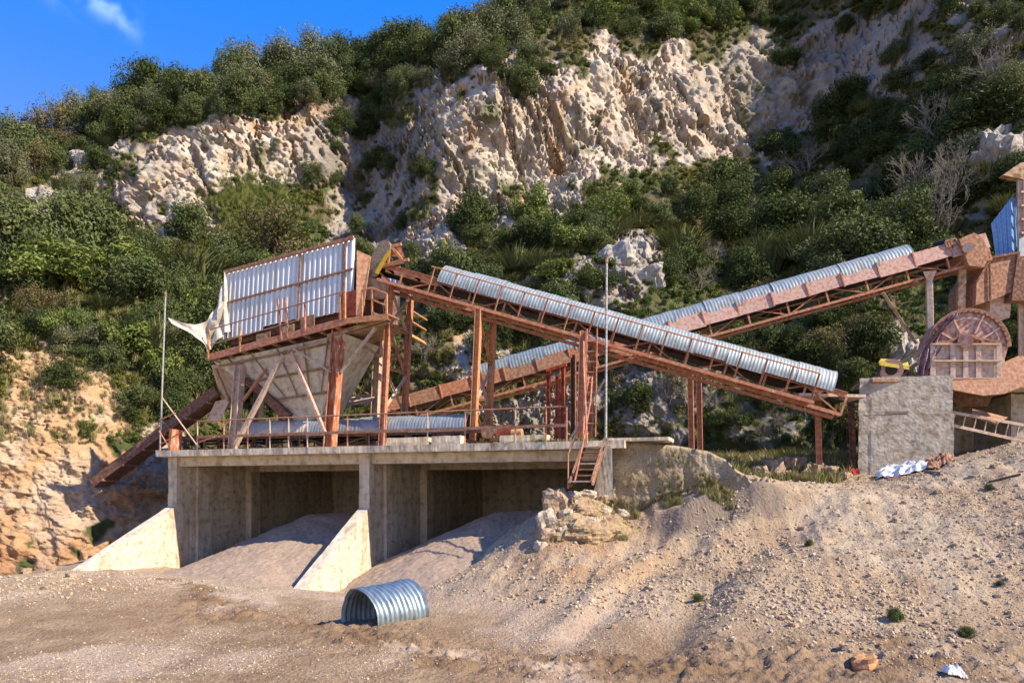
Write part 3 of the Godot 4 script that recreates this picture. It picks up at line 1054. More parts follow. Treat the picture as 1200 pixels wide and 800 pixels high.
func post_pair(t: Node3D, px0: float, py0: float, px1: float, py1: float, b: float, dx: float, db: float, size: float, m: Material, braces := 3) -> void:
	# a trestle: front post and rear post, tied by cross bracing
	var f0 := on(px0, py0, b)
	var f1 := on(px1, py1, b)
	f1.y = 4.0
	var r0 := on(px0 + dx, py0 + 6, b + db)
	r0.y = f0.y
	var r1 := r0 + (f1 - f0)
	r1.y = 4.0
	for k in [[f1, f0], [r1, r0]]:
		var st := tool()
		ibeam(st, k[0], k[1], size, size, ALONG)
		part(t, "trestle_post", st, m)
		st = tool()
		beam(st, k[0] + Vector3(0, -0.001, 0), k[0] + Vector3(0, 0.03, 0), size * 1.8, size * 1.8, ALONG)
		part(t, "foot_plate", st, m)
	for i in braces:
		var u0 := f1.lerp(f0, float(i) / braces)
		var u1 := r1.lerp(r0, float(i + 1) / braces)
		var v0 := r1.lerp(r0, float(i) / braces)
		var v1 := f1.lerp(f0, float(i + 1) / braces)
		var st := tool()
		angle(st, u0 + ALONG * 0.04, u1 + ALONG * 0.04, 0.07, ALONG)
		part(t, "cross_brace", st, mats.pale_rust if i % 2 else m)
		st = tool()
		angle(st, v0 - ALONG * 0.04, v1 - ALONG * 0.04, 0.07, ALONG)
		part(t, "cross_brace", st, mats.pale_rust if i % 2 else m)
		st = tool()
		angle(st, v1, u1, 0.07, ALONG)
		part(t, "tie", st, m)

func build_front_conveyor() -> void:
	var P := on(440, 312, 2.4)
	var Q := at(988, 465, 21.9)
	var t := thing("belt_conveyor", "long red conveyor with corrugated covers and handrail rising to the hopper top", "conveyor", loc(9, 4, 3))
	var f := conveyor_frame(t, P, Q, 0.95, 0.6, 1.15, 0.16, mats.rust_red)
	var dir: Vector3 = f[0]
	var side: Vector3 = f[1]
	var up: Vector3 = f[2]
	var L: float = f[3]
	var c0 := P + dir * (L * (522.0 - 440.0) / 548.0 * 1.06)
	var c1 := P + dir * (L * (972.0 - 440.0) / 548.0)
	covers(t, c0 + up * 0.02, c1 + up * 0.02, up, 0.61, 12, 11, 300)
	# walkway and handrail on the near side
	var o := side * 0.95
	var st := tool()
	angle(st, P + dir * 0.6 + o - up * 0.56, Q - dir * 0.9 + o - up * 0.56, 0.09, up)
	part(t, "walkway_edge", st, mats.rust_red)
	st = tool()
	rod(st, P + dir * 2.2 + o + up * 0.28, Q - dir * 1.0 + o + up * 0.28, 0.022)
	part(t, "handrail", st, mats.rust_red)
	var n := 17
	for i in n:
		var p := P + dir * lerpf(2.3, L - 1.0, i / (n - 1.0)) + o
		st = tool()
		angle(st, p - up * 0.58, p + up * 0.3, 0.05, side)
		part(t, "handrail_post", st, mats.rust_orange if i % 3 == 0 else mats.rust_red)
		st = tool()
		angle(st, p - up * 0.58, p - up * 0.58 - side * 0.47, 0.05, dir)
		part(t, "walkway_bracket", st, mats.rust_red)
	for i in 34:
		var p := P + dir * lerpf(1.0, L - 1.2, i / 33.0) + side * 0.72
		if i in [7, 19, 20]:
			continue
		st = tool()
		beam(st, p - dir * 0.2 - up * 0.51, p + dir * 0.19 - up * 0.51, 0.42, 0.03, up)
		part(t, "walkway_plank", st, mats.rust_dark)
	# trestles on the bunker roof
	post_pair(t, 457, 332, 447, 520, 1.9, 24, 1.5, 0.18, mats.rust_red, 4)
	post_pair(t, 561, 362, 554, 520, 2.1, 17, 1.5, 0.19, mats.rust_orange, 3)
	post_pair(t, 684, 388, 680, 519, 2.2, 10, 1.6, 0.2, mats.rust_red, 4)
	st = tool()
	for k in 9:   # caged ladder beside the third trestle
		var z := on(688, 400 + k * 12, 2.0)
		rod(st, z, z + ALONG * 0.3, 0.016)
	rod(st, on(688, 385, 2.0), on(686, 512, 2.0), 0.02)
	rod(st, on(688, 385, 2.0) + ALONG * 0.3, on(686, 512, 2.0) + ALONG * 0.3, 0.02)
	part(t, "access_ladder", st, mats.rust_red)
	# legs on the terrace
	for v in [[809, 432, 811, 517, 24.0], [819, 436, 821, 516, 24.8], [958, 466, 961, 520, 22.6], [997, 466, 1001, 532, 22.9]]:
		st = tool()
		var a := at(v[0], v[1], v[4])
		var b := at(v[2], v[3], v[4])
		b.y = minf(b.y, ground_at(b.x, b.z) - 0.1)
		ibeam(st, b, a, 0.17, 0.17, ALONG)
		part(t, "leg", st, mats.rust_red if v[0] != 997 else mats.rust_dark)
	# loading table at the low end
	st = tool()
	var e := at(928, 465, 22.2)
	var g := at(1004, 467, 22.2)
	beam(st, e, g, 1.2, 0.09)
	part(t, "loading_table", st, mats.pale_rust)
	# head pulley, its frame and the oblong belt guard
	st = tool()
	rod(st, P - side * 0.45, P + side * 0.45, 0.2, -1, 16)
	part(t, "head_pulley", st, mats.rubber)
	st = tool()
	beam(st, on(444, 312, 1.95), on(479, 304, 1.95), 0.08, 0.1)
	part(t, "pulley_frame", st, mats.rust_red)
	st = tool()
	for v in [[458, 288, 473, 307], [458, 288, 455, 310], [470, 286, 458, 289], [473, 307, 446, 312]]:
		beam(st, on(v[0], v[1], 1.95), on(v[2], v[3], 1.95), 0.07, 0.09)
	part(t, "drive_bracket", st, mats.rust_orange)
	st = tool()
	hexa(st, [on(457, 300, 2.7), on(457, 300, 2.0), on(474, 302, 2.0), on(474, 302, 2.7)], [on(459, 289, 2.7), on(459, 289, 2.0), on(470, 290, 2.0), on(470, 290, 2.7)])
	part(t, "drive_motor", st, mats.rust_orange)
	var ca := on(449.5, 290, 1.85)
	var cb := on(434.5, 316, 1.85)
	var ax := (ca - cb).normalized()
	var nx := ax.cross(TOCAM).normalized()
	var ring := []
	for k in 20:
		var an := TAU * k / 20.0
		var o2 := ax * cos(an) + nx * sin(an)
		ring.append((ca if cos(an) > 0 else cb) + o2 * 0.24)
	if (ring[1] - ring[0]).cross(ring[2] - ring[0]).dot(TOCAM) < 0:
		ring.reverse()
	st = tool()
	poly_plate(st, ring, 0.14)
	var guard := part(t, "belt_guard", st, mats.guard_grey)
	st = tool()
	beam(st, ca + nx * 0.25 + TOCAM * 0.02, cb + nx * 0.25 + TOCAM * 0.02, 0.2, 0.05, nx)
	if nx.dot(ALONG) < 0:
		st = tool()
		beam(st, ca - nx * 0.25 + TOCAM * 0.02, cb - nx * 0.25 + TOCAM * 0.02, 0.2, 0.05, nx)
	part(guard, "yellow_edge", st, mats.yellow)

func build_rear_conveyor() -> void:
	var P := on(448, 482, 5.4)
	var Q := at(1148, 288, 25.4)
	var t := thing("belt_conveyor", "red return conveyor climbing to the crusher with battered skirt plates", "conveyor", loc(14, 4, 6))
	var f := conveyor_frame(t, P, Q, 0.9, 0.62, 1.3, 0.14, mats.rust_red)
	var dir: Vector3 = f[0]
	var side: Vector3 = f[1]
	var up: Vector3 = f[2]
	var L: float = f[3]
	var at_px := func(px: float) -> Vector3:     # point of the belt line at a photo column
		var lo := 0.0
		var hi := 1.0
		for i in 30:
			var m := (lo + hi) / 2
			var q := P.lerp(Q, m)
			if 600.0 + q.x / -q.z * FOCAL < px:
				lo = m
			else:
				hi = m
		return P.lerp(Q, lo)
	covers(t, at_px.call(566.0) + up * 0.2, at_px.call(716.0) + up * 0.2, up, 0.5, 4, 11, 400)
	covers(t, at_px.call(716.0) + up * 0.2, at_px.call(1066.0) + up * 0.2, up, 0.5, 9, 11, 420)
	var g := RandomNumberGenerator.new()
	g.seed = 5
	var n := 18
	var st: SurfaceTool
	for i in n:
		for s in [1.0, -1.0]:
			var p: Vector3 = P.lerp(Q, (i + 0.0) / n) + side * (s * 0.5)
			var q: Vector3 = P.lerp(Q, (i + 1.02) / n) + side * (s * 0.5)
			var tilt: Vector3 = side * (s * g.randf_range(0.02, 0.1))
			var dr := g.randf_range(-0.05, 0.04)
			st = tool()
			var a := p - up * (0.2 - dr) + tilt
			var b := q - up * (0.2 - dr + g.randf_range(-0.03, 0.03)) + tilt
			if s > 0:
				plate(st, a, b, q + up * 0.28, p + up * 0.28, 0.015)
			else:
				plate(st, b, a, p + up * 0.28, q + up * 0.28, 0.015)
			part(t, "skirt_plate", st, mats.pink_paint if px_of(p) > 740.0 else (mats.rust_brown if g.randf() < 0.5 else mats.rust_red))
			if s > 0:
				st = tool()
				beam(st, p + side * 0.06 - up * 0.22, p + side * 0.03 + up * 0.3, 0.05, 0.05, dir)
				part(t, "skirt_rib", st, mats.rust_red)
	# legs near the crusher, a brace, and the frame on the bunker roof
	st = tool()
	beam(st, at(1091, 405, 25.2), at(1089, 326, 25.2), 0.2, 0.2, ALONG)
	part(t, "column", st, mats.pale_rust)
	st = tool()
	hexa(st, [at(1087, 329, 25.3), at(1087, 329, 25.1), at(1093, 329, 25.1), at(1093, 329, 25.3)], [at(1082, 318, 25.4), at(1082, 318, 24.95), at(1098, 317, 24.95), at(1098, 317, 25.4)])
	part(t, "column_head", st, mats.pale_rust)
	st = tool()
	beam(st, at(1126, 370, 25.3), at(1128, 306, 25.3), 0.26, 0.24, ALONG)
	part(t, "column", st, mats.tan_steel)
	st = tool()
	beam(st, at(1074, 402, 25.6), at(1035, 343, 25.2), 0.13, 0.1, ALONG)
	part(t, "brace", st, mats.tan_steel)
	for v in [[643, 462, 642, 520], [653, 470, 653, 520], [660, 455, 659, 520]]:
		st = tool()
		channel(st, on(v[2], v[3], 4.6) * Vector3(1, 0, 1) + Vector3(0, 4.0, 0), on(v[0], v[1] - 30, 4.6), 0.1, 0.12, ALONG)
		part(t, "support_post", st, mats.rust_bright)
	st = tool()
	beam(st, on(640, 434, 4.55), on(664, 427, 4.55), 0.1, 0.1)
	part(t, "support_head", st, mats.rust_bright)
	st = tool()
	channel(st, on(672, 500, 4.9) * Vector3(1, 0, 1) + Vector3(0, 4.0, 0), on(672, 415, 4.9), 0.16, 0.16, ALONG)
	part(t, "support_post", st, mats.rust_dark)
	# head box
	st = tool()
	var out := [[1124.6, 280], [1142, 272.5], [1152, 278], [1161, 299], [1154, 313], [1136, 311]]
	out.reverse()
	var pts := []
	for v in out:
		pts.append(at(v[0], v[1], 24.8))
	poly_plate(st, pts, 1.1)
	part(t, "head_box", st, mats.rust_brown)
	st = tool()
	rod(st, at(1135, 290, 24.75), at(1135, 290, 24.55), 0.17, -1, 12)
	part(t, "bearing", st, mats.pale_rust)
	st = tool()
	rod(st, at(1098, 291, 25.9), at(1112, 287, 25.5), 0.24, -1, 14)
	part(t, "tail_drum", st, mats.rubber)
	st = tool()
	for v in [[1108, 283, 1120, 279], [1110, 291, 1122, 287], [1108, 283, 1111, 293], [1114, 281, 1117, 291], [1120, 279, 1124, 291]]:
		beam(st, at(v[0], v[1], 25.0), at(v[2], v[3], 25.0), 0.05, 0.05)
	part(t, "guard_frame", st, mats.rust_brown)

func px_of(p: Vector3) -> float:
	return 600.0 + p.x / -p.z * FOCAL

func build_roof_conveyor() -> void:
	var P := on(215, 508, 2.4)
	var Q := on(572, 500, 2.4)
	P.y = 4.55
	Q.y = 4.55
	var t := thing("belt_conveyor", "short level conveyor under dusty corrugated covers on the bunker roof", "conveyor", loc(5, 4, 2.4))
	conveyor_frame(t, P, Q, 0.85, 0.4, 1.3, 0.14, mats.rust_dark)
	var c0 := on(288, 500, 2.4)
	var c1 := on(552, 500, 2.4)
	c0.y = 4.62
	c1.y = 4.62
	covers(t, c0, c1, Vector3.UP, 0.5, 9, 9, 500, 3)
	var st: SurfaceTool
	for i in 8:
		var p := P.lerp(Q, (i + 0.3) / 8.0)
		st = tool()
		channel(st, Vector3(p.x, 4.0, p.z) + TOCAM * 0.42, p + TOCAM * 0.42, 0.08, 0.1, ALONG)
		part(t, "leg", st, mats.rust_dark)
		st = tool()
		channel(st, Vector3(p.x, 4.0, p.z) - TOCAM * 0.42, p - TOCAM * 0.42, 0.08, 0.1, ALONG)
		part(t, "leg", st, mats.rust_dark)
	# kerb blocks under it
	for v in [[450, 500, 0.34], [505, 540, 0.36], [585, 640, 0.32]]:
		var a := plant(on(v[0], 515, 1.2)).x
		var b := plant(on(v[1], 515, 1.2)).x
		st = tool()
		OFF = loc(a, 4.0, 1.2)
		rough_block(st, loc(a, 4.003, 1.6), ALONG * (b - a), Vector3(0, v[2], 0), TOCAM * 0.4, 0.15, 0.02, 80 + int(v[0]), 0.03)
		single("concrete_kerb", st, mats.concrete_pale if v[0] == 505 else mats.concrete, ["weathered concrete kerb block between the hopper posts on the bunker roof", "pale concrete kerb block beside the second trestle on the bunker roof", "low concrete kerb block by the red drive on the bunker roof"][0 if v[0] == 450 else (1 if v[0] == 505 else 2)], "concrete block", OFF)
	# drive unit at the end
	var base := on(580, 500, 2.2)
	base.y = 4.0
	var d := thing("drive_unit", "red gearbox and flywheel standing beside the covered roof conveyor", "gearbox", base)
	st = tool()
	beam(st, on(578, 515, 2.2), on(612, 515, 2.2), 0.5, 0.1)
	part(d, "skid", st, mats.rust_dark)
	st = tool()
	hexa(st, [on(580, 512, 2.6), on(580, 512, 2.0), on(604, 511, 2.0), on(604, 511, 2.6)], [on(583, 498, 2.6), on(583, 498, 2.0), on(600, 497, 2.0), on(600, 497, 2.6)])
	part(d, "gearbox", st, mats.rust_bright)
	st = tool()
	rod(st, on(571, 506, 1.9), on(571, 506, 1.7), 0.2, -1, 18)
	part(d, "flywheel", st, mats.rust_dark)
	st = tool()
	rod(st, on(600, 508, 2.0), on(612, 507, 2.0), 0.13, -1, 14)
	part(d, "motor", st, mats.rust_orange)

# ---------------------------------------------------------------- screening hopper
func build_hopper() -> void:
	var t := thing("screening_hopper", "raised steel screening hopper clad with corrugated iron on battered legs", "hopper", loc(3.5, 4, 2.5))
	var st: SurfaceTool
	var bl := on(259, 398, 1.5)
	var br := on(414, 362, 1.5)
	var tr := on(416, 279, 1.5)
	var tl := on(264, 320, 1.5)
	# corrugated cladding sheets, three along the near side and the far side
	var cuts := [0.0, 0.33, 0.615, 1.0]
	for k in 3:
		st = tool()
		var t0: float = cuts[k]
		var t1: float = cuts[k + 1]
		var drop := Vector3(0, [-0.02, 0.1, 0.0][k], 0)
		corrugated(st, bl.lerp(br, t0) + drop, bl.lerp(br, t1) + drop, tl.lerp(tr, t1), tl.lerp(tr, t0), [9, 7, 10][k], 0.075)
		part(t, "cladding_sheet", st, mats.cladding)
		st = tool()
		var far := TOCAM * -3.1
		corrugated(st, bl.lerp(br, t1) + far, bl.lerp(br, t0) + far, tl.lerp(tr, t0) + far, tl.lerp(tr, t1) + far, [9, 7, 10][k], 0.075)
		part(t, "cladding_sheet", st, mats.cladding)
	var f := TOCAM * 0.09
	for v in [[tl, tr, 0.11], [tl.lerp(bl, 0.47), tr.lerp(br, 0.44), 0.05]]:
		st = tool()
		beam(st, v[0] + f, v[1] + f, 0.06, v[2])
		part(t, "cladding_rail", st, mats.rust_brown)
	for k in [0.605, 0.94]:
		st = tool()
		beam(st, bl.lerp(br, k) + f * 0.9, tl.lerp(tr, k) + f * 0.9, 0.05, 0.07, ALONG)
		part(t, "cladding_post", st, mats.rust_brown)
	# vibrating screen box behind the cladding
	st = tool()
	var s0 := on(270, 405, 1.75)
	var s1 := on(425, 366, 1.75)
	hexa(st, [s0 - TOCAM * 2.4, s0, s1, s1 - TOCAM * 2.4], [s0 - TOCAM * 2.4 + Vector3(0, 1.3, 0), s0 + Vector3(0, 1.3, 0), s1 + Vector3(0, 1.5, 0), s1 - TOCAM * 2.4 + Vector3(0, 1.5, 0)])
	part(t, "screen_box", st, mats.rust_dark)
	# boarding that shows below the cladding
	for v in [[300, 316, 392, 405, mats.tan_steel], [330, 344, 383, 394, mats.tan_steel], [352, 368, 372, 386, mats.rust_brown]]:
		st = tool()
		plate(st, on(v[0], v[3], 1.35), on(v[1], v[3] - 4, 1.35), on(v[1], v[2] - 4, 1.35), on(v[0], v[2], 1.35), 0.03)
		part(t, "boarding", st, v[4])
	st = tool()
	plate(st, on(396, 372, 1.42), on(417, 369, 1.42), on(419, 338, 1.42), on(399, 345, 1.42), 0.05)
	part(t, "end_plate", st, mats.rust_bright)
	st = tool()
	plate(st, on(417, 370, 1.3), on(424, 369, 1.3), on(434, 300, 1.8), on(418, 293, 1.5), 0.05)
	part(t, "end_plate", st, mats.rust_brown)
	# feed chute under the conveyor head
	st = tool()
	hexa(st, [on(424, 352, 3.2), on(424, 352, 1.9), on(452, 350, 1.9), on(452, 350, 3.2)], [on(420, 322, 3.4), on(420, 322, 1.8), on(458, 330, 1.8), on(458, 330, 3.4)])
	part(t, "feed_chute", st, mats.tan_steel)
	# deck: fascia, planks, brackets
	var A := on(243, 419, 0.95)
	var B := on(405, 376, 0.95)
	var C := on(455, 371, 0.95)
	st = tool()
	channel(st, A, B, 0.07, 0.22)
	part(t, "deck_fascia", st, mats.rust_red)
	st = tool()
	channel(st, B, C, 0.07, 0.17)
	part(t, "deck_fascia", st, mats.rust_orange)
	for v in [[A, B, 19], [B, C, 5]]:
		for k in v[2]:
			var p: Vector3 = v[0].lerp(v[1], (k + 0.06) / v[2])
			var q: Vector3 = v[0].lerp(v[1], (k + 0.94) / v[2])
			st = tool()
			var d := Vector3(0, 0.1 + 0.015 * sin(k * 2.3), 0)
			plate(st, p + d, q + d, q + d - TOCAM * 0.75, p + d - TOCAM * 0.75, 0.035)
			part(t, "deck_plank", st, mats.rust_brown if k % 3 else mats.tan_steel)
	for k in 9:
		var p := A.lerp(B, (k + 0.4) / 9.0) - Vector3(0, 0.1, 0)
		st = tool()
		angle(st, p, p - TOCAM * 0.7 - Vector3(0, 0.06, 0), 0.08)
		part(t, "deck_bracket", st, mats.rust_brown)
	# railing along the deck
	for v in [[244, 387, 244, 420], [281, 383, 281, 412], [325, 350, 330, 398], [334, 349, 337, 396], [357, 356, 357, 389], [398, 342, 399, 375], [404, 341, 404, 374]]:
		st = tool()
		beam(st, on(v[2], v[3], 0.93), on(v[0], v[1], 0.93), 0.06, 0.06, ALONG)
		part(t, "rail_post", st, mats.rust_orange if v[0] < 290 or v[0] > 390 else mats.rust_red)
	for v in [[246, 386, 404, 341], [246, 404, 357, 373]]:
		st = tool()
		rod(st, on(v[0], v[1], 0.9), on(v[2], v[3], 0.9), 0.022)
		part(t, "rail", st, mats.rust_brown)
	# cage at the end of the deck
	var cage := [[424, 340, 424, 371], [436, 337, 436, 369], [453, 344, 453, 374], [436, 337, 453, 344], [436, 351, 453, 358], [436, 366, 453, 373], [424, 340, 436, 337]]
	for v in cage:
		st = tool()
		beam(st, on(v[0], v[1], 1.1), on(v[2], v[3], 1.1), 0.055, 0.055, TOCAM)
		part(t, "cage_bar", st, mats.rust_orange)
	for v in [[482, 364, 500, 375], [481, 376, 499, 387], [480, 392, 498, 402]]:
		st = tool()
		beam(st, on(v[0], v[1], 3.6), on(v[2], v[3], 4.6), 0.05, 0.07 if v[0] > 480 else 0.2, TOCAM)
		part(t, "far_rail", st, mats.rust_orange)
	# hopper funnel: four sloped plates with ribs
	var F0 := on(250, 424, 1.25)
	var F1 := on(404, 391, 1.25)
	var R0 := F0 - TOCAM * 2.2
	var R1 := F1 - TOCAM * 2.2
	var g0 := on(341, 488, 2.3)
	var g1 := on(377, 486, 2.3)
	var h0 := g0 - TOCAM * 1.1
	var h1 := g1 - TOCAM * 1.1
	for v in [[g0, g1, F1, F0], [h0, g0, F0, R0], [g1, h1, R1, F1], [h1, h0, R0, R1]]:
		st = tool()
		plate(st, v[0], v[1], v[2], v[3], 0.03)
		part(t, "funnel_plate", st, mats.hopper_plate)
	var fn := (g1 - g0).cross(F0 - g0).normalized() * 0.035
	for k in [0.3, 0.62, 0.93]:
		st = tool()
		angle(st, g0.lerp(F0, k) + fn, g1.lerp(F1, k) + fn, 0.07, fn)
		part(t, "funnel_rib", st, mats.hopper_rib)
	for k in [0.12, 0.3, 0.5, 0.7, 0.88]:
		st = tool()
		angle(st, g0.lerp(g1, k).lerp(F0.lerp(F1, k), 0.32) + fn, F0.lerp(F1, k) + fn, 0.05, fn)
		part(t, "funnel_rib", st, mats.hopper_rib)
	st = tool()
	hexa(st, [on(344, 494, 3.3), on(344, 494, 2.35), on(376, 492, 2.35), on(376, 492, 3.3)], [h0, g0, g1, h1])
	part(t, "funnel_neck", st, mats.hopper_plate)
	# fines funnel at the low end of the screen
	st = tool()
	hexa(st, [on(262, 478, 3.2), on(262, 478, 2.4), on(275, 477, 2.4), on(275, 477, 3.2)], [on(247, 428, 3.6), on(247, 428, 1.6), on(290, 418, 1.6), on(290, 418, 3.6)])
	part(t, "fines_funnel", st, mats.pale_rust)
	st = tool()
	beam(st, on(252, 432, 1.5), on(268, 470, 2.0), 0.1, 0.12, TOCAM)
	part(t, "funnel_edge", st, mats.tan_steel)
	# discharge boot, a hanging scrap and the inclined chute
	st = tool()
	hexa(st, [on(241, 495, 2.9), on(241, 495, 2.1), on(258, 493, 2.1), on(258, 493, 2.9)], [on(252, 470, 2.9), on(252, 470, 2.1), on(270, 466, 2.1), on(270, 466, 2.9)])
	part(t, "discharge_boot", st, mats.pale_rust)
	st = tool()
	beam(st, on(286, 437, 1.7), on(338, 489, 2.1), 0.3, 0.34, TOCAM)
	part(t, "inner_chute", st, mats.rust_dark)
	# legs
	for v in [[281, 428, 273, 521, 1.3, 0.27, mats.pale_rust], [397, 384, 386, 521, 1.3, 0.32, mats.leg_orange], [444, 392, 438, 486, 4.2, 0.28, mats.pale_rust], [304, 415, 301, 500, 4.2, 0.26, mats.pale_rust]]:
		st = tool()
		var foot := on(v[2], v[3], v[4])
		foot.y = 4.0
		ibeam(st, foot, on(v[0], v[1], v[4]), v[5], v[5], ALONG)
		part(t, "leg", st, v[6])
		st = tool()
		beam(st, foot - Vector3(0, 0.001, 0), foot + Vector3(0, 0.035, 0), v[5] * 1.6, v[5] * 1.6, ALONG)
		part(t, "base_plate", st, mats.rust_brown)
	for v in [[332, 416, 276, 521, 1.1, 0.16, mats.pale_rust], [342, 413, 381, 508, 1.1, 0.13, mats.pink_paint], [440, 384, 399, 436, 1.3, 0.1, mats.pale_rust], [312, 432, 284, 470, 1.3, 0.09, mats.rust_red], [343, 408, 388, 436, 1.2, 0.08, mats.pale_rust], [404, 392, 446, 418, 2.6, 0.1, mats.tan_steel], [396, 440, 432, 462, 4.0, 0.06, mats.tan_steel], [384, 400, 330, 414, 1.25, 0.12, mats.tan_steel]]:
		st = tool()
		channel(st, on(v[2], v[3], v[4]), on(v[0], v[1], v[4]), v[5] * 0.7, v[5], TOCAM)
		part(t, "brace", st, v[6])
	st = tool()
	beam(st, on(384, 394, 1.25), on(452, 373, 1.25), 0.1, 0.12)
	part(t, "edge_beam", st, mats.tan_steel)
	# underside plates of the deck at the high end
	st = tool()
	plate(st, on(400, 392, 1.4), on(452, 377, 1.4), on(478, 384, 4.2), on(440, 402, 4.2), 0.03)
	part(t, "underside_plate", st, mats.tan_steel)
	# torn sheeting and pipe below the funnel
	st = tool()
	plate(st, on(392, 478, 3.4), on(436, 470, 3.4), on(440, 462, 4.4), on(402, 466, 4.0), 0.02)
	part(t, "spill_plate", st, mats.pale_rust)

	# inclined chute running down to the bank
	var ch := thing("discharge_chute", "dark rusty steel chute sloping from the hopper down to the ochre bank", "chute", on(185, 517, 2.0))
	st = tool()
	var c0 := on(262, 462, 2.3)
	var c1 := on(117, 570, 1.6)
	var dir := (c1 - c0).normalized()
	var side := dir.cross(Vector3.UP).normalized()
	var up := side.cross(dir).normalized()
	beam(st, c0, c1, 0.7, 0.06, up)
	part(ch, "chute_floor", st, mats.rust_dark)
	for s in [1.0, -1.0]:
		st = tool()
		beam(st, c0 + side * (0.36 * s) + up * 0.13, c1 + side * (0.36 * s) + up * 0.13, 0.05, 0.34, up)
		part(ch, "chute_side", st, mats.rust_dark)
	for k in 6:
		var p := c0.lerp(c1, (k + 0.5) / 6.0) - up * 0.06
		st = tool()
		beam(st, p - side * 0.42, p + side * 0.42, 0.06, 0.08, up)
		part(ch, "chute_rib", st, mats.rust_brown)
	st = tool()
	beam(st, on(204, 521, 1.2) * Vector3(1, 0, 1) + Vector3(0, 4.0, 0), on(206, 503, 1.2), 0.5, 0.12, ALONG)
	part(ch, "chute_support", st, mats.leg_orange)

	# tarpaulin caught on the near end, blown out to the pole
	tarp()

func tarp() -> void:
	var base := on(255, 410, 1.4)
	OFF = base
	var rows := [
		[[197, 372, 0.2], [199, 375, 0.2], [202, 379, 0.2], [205, 381, 0.2]],
		[[214, 378, 0.4], [216, 383, 0.5], [219, 388, 0.5], [222, 390, 0.4]],
		[[230, 381, 0.8], [232, 388, 0.8], [234, 396, 0.9], [236, 400, 0.7]],
		[[243, 375, 1.0], [244, 386, 1.2], [243, 400, 1.1], [243, 412, 0.9]],
		[[252, 362, 1.2], [251, 378, 1.0], [248, 395, 1.3], [246, 408, 1.0]],
		[[258, 345, 1.3], [256, 364, 1.1], [255, 382, 1.35], [258, 396, 1.1]],
		[[262, 326, 1.35], [262, 350, 1.15], [261, 372, 1.35], [263, 390, 1.2]],
		[[265, 317, 1.45], [266, 340, 1.38], [266, 366, 1.4], [268, 388, 1.3]]]
	var nz := noise(44, 0.8, 2)
	var n := 48
	var m := 22
	var p := PackedVector3Array()
	for layer in 2:
		for i in n:
			for j in m:
				var u := i / (n - 1.0) * (rows.size() - 1)
				var v := j / (m - 1.0) * 3.0
				var iu := mini(int(u), rows.size() - 2)
				var iv := mini(int(v), 2)
				var fu := u - iu
				var fv := v - iv
				var q := [0.0, 0.0, 0.0]
				for k in 3:
					q[k] = lerpf(lerpf(rows[iu][iv][k], rows[iu][iv + 1][k], fv), lerpf(rows[iu + 1][iv][k], rows[iu + 1][iv + 1][k], fv), fu)
				var w := on(q[0], q[1], q[2])
				w += TOCAM * (0.05 * sin(u * 4.0 + v * 0.5) + 0.06 * nz.get_noise_3dv(w) - 0.012 * layer)
				p.append(w - base)
	var half := n * m
	var a := sheet(n, m, p.slice(0, half), PackedColorArray())
	var b := sheet(n, m, p.slice(half), PackedColorArray(), true)
	var st := SurfaceTool.new()
	st.append_from(a, 0, Transform3D())
	st.append_from(b, 0, Transform3D())
	single("tarpaulin", st.commit(), mats.tarp, "torn pale tarpaulin hanging from the end of the corrugated hopper", "tarpaulin", base)

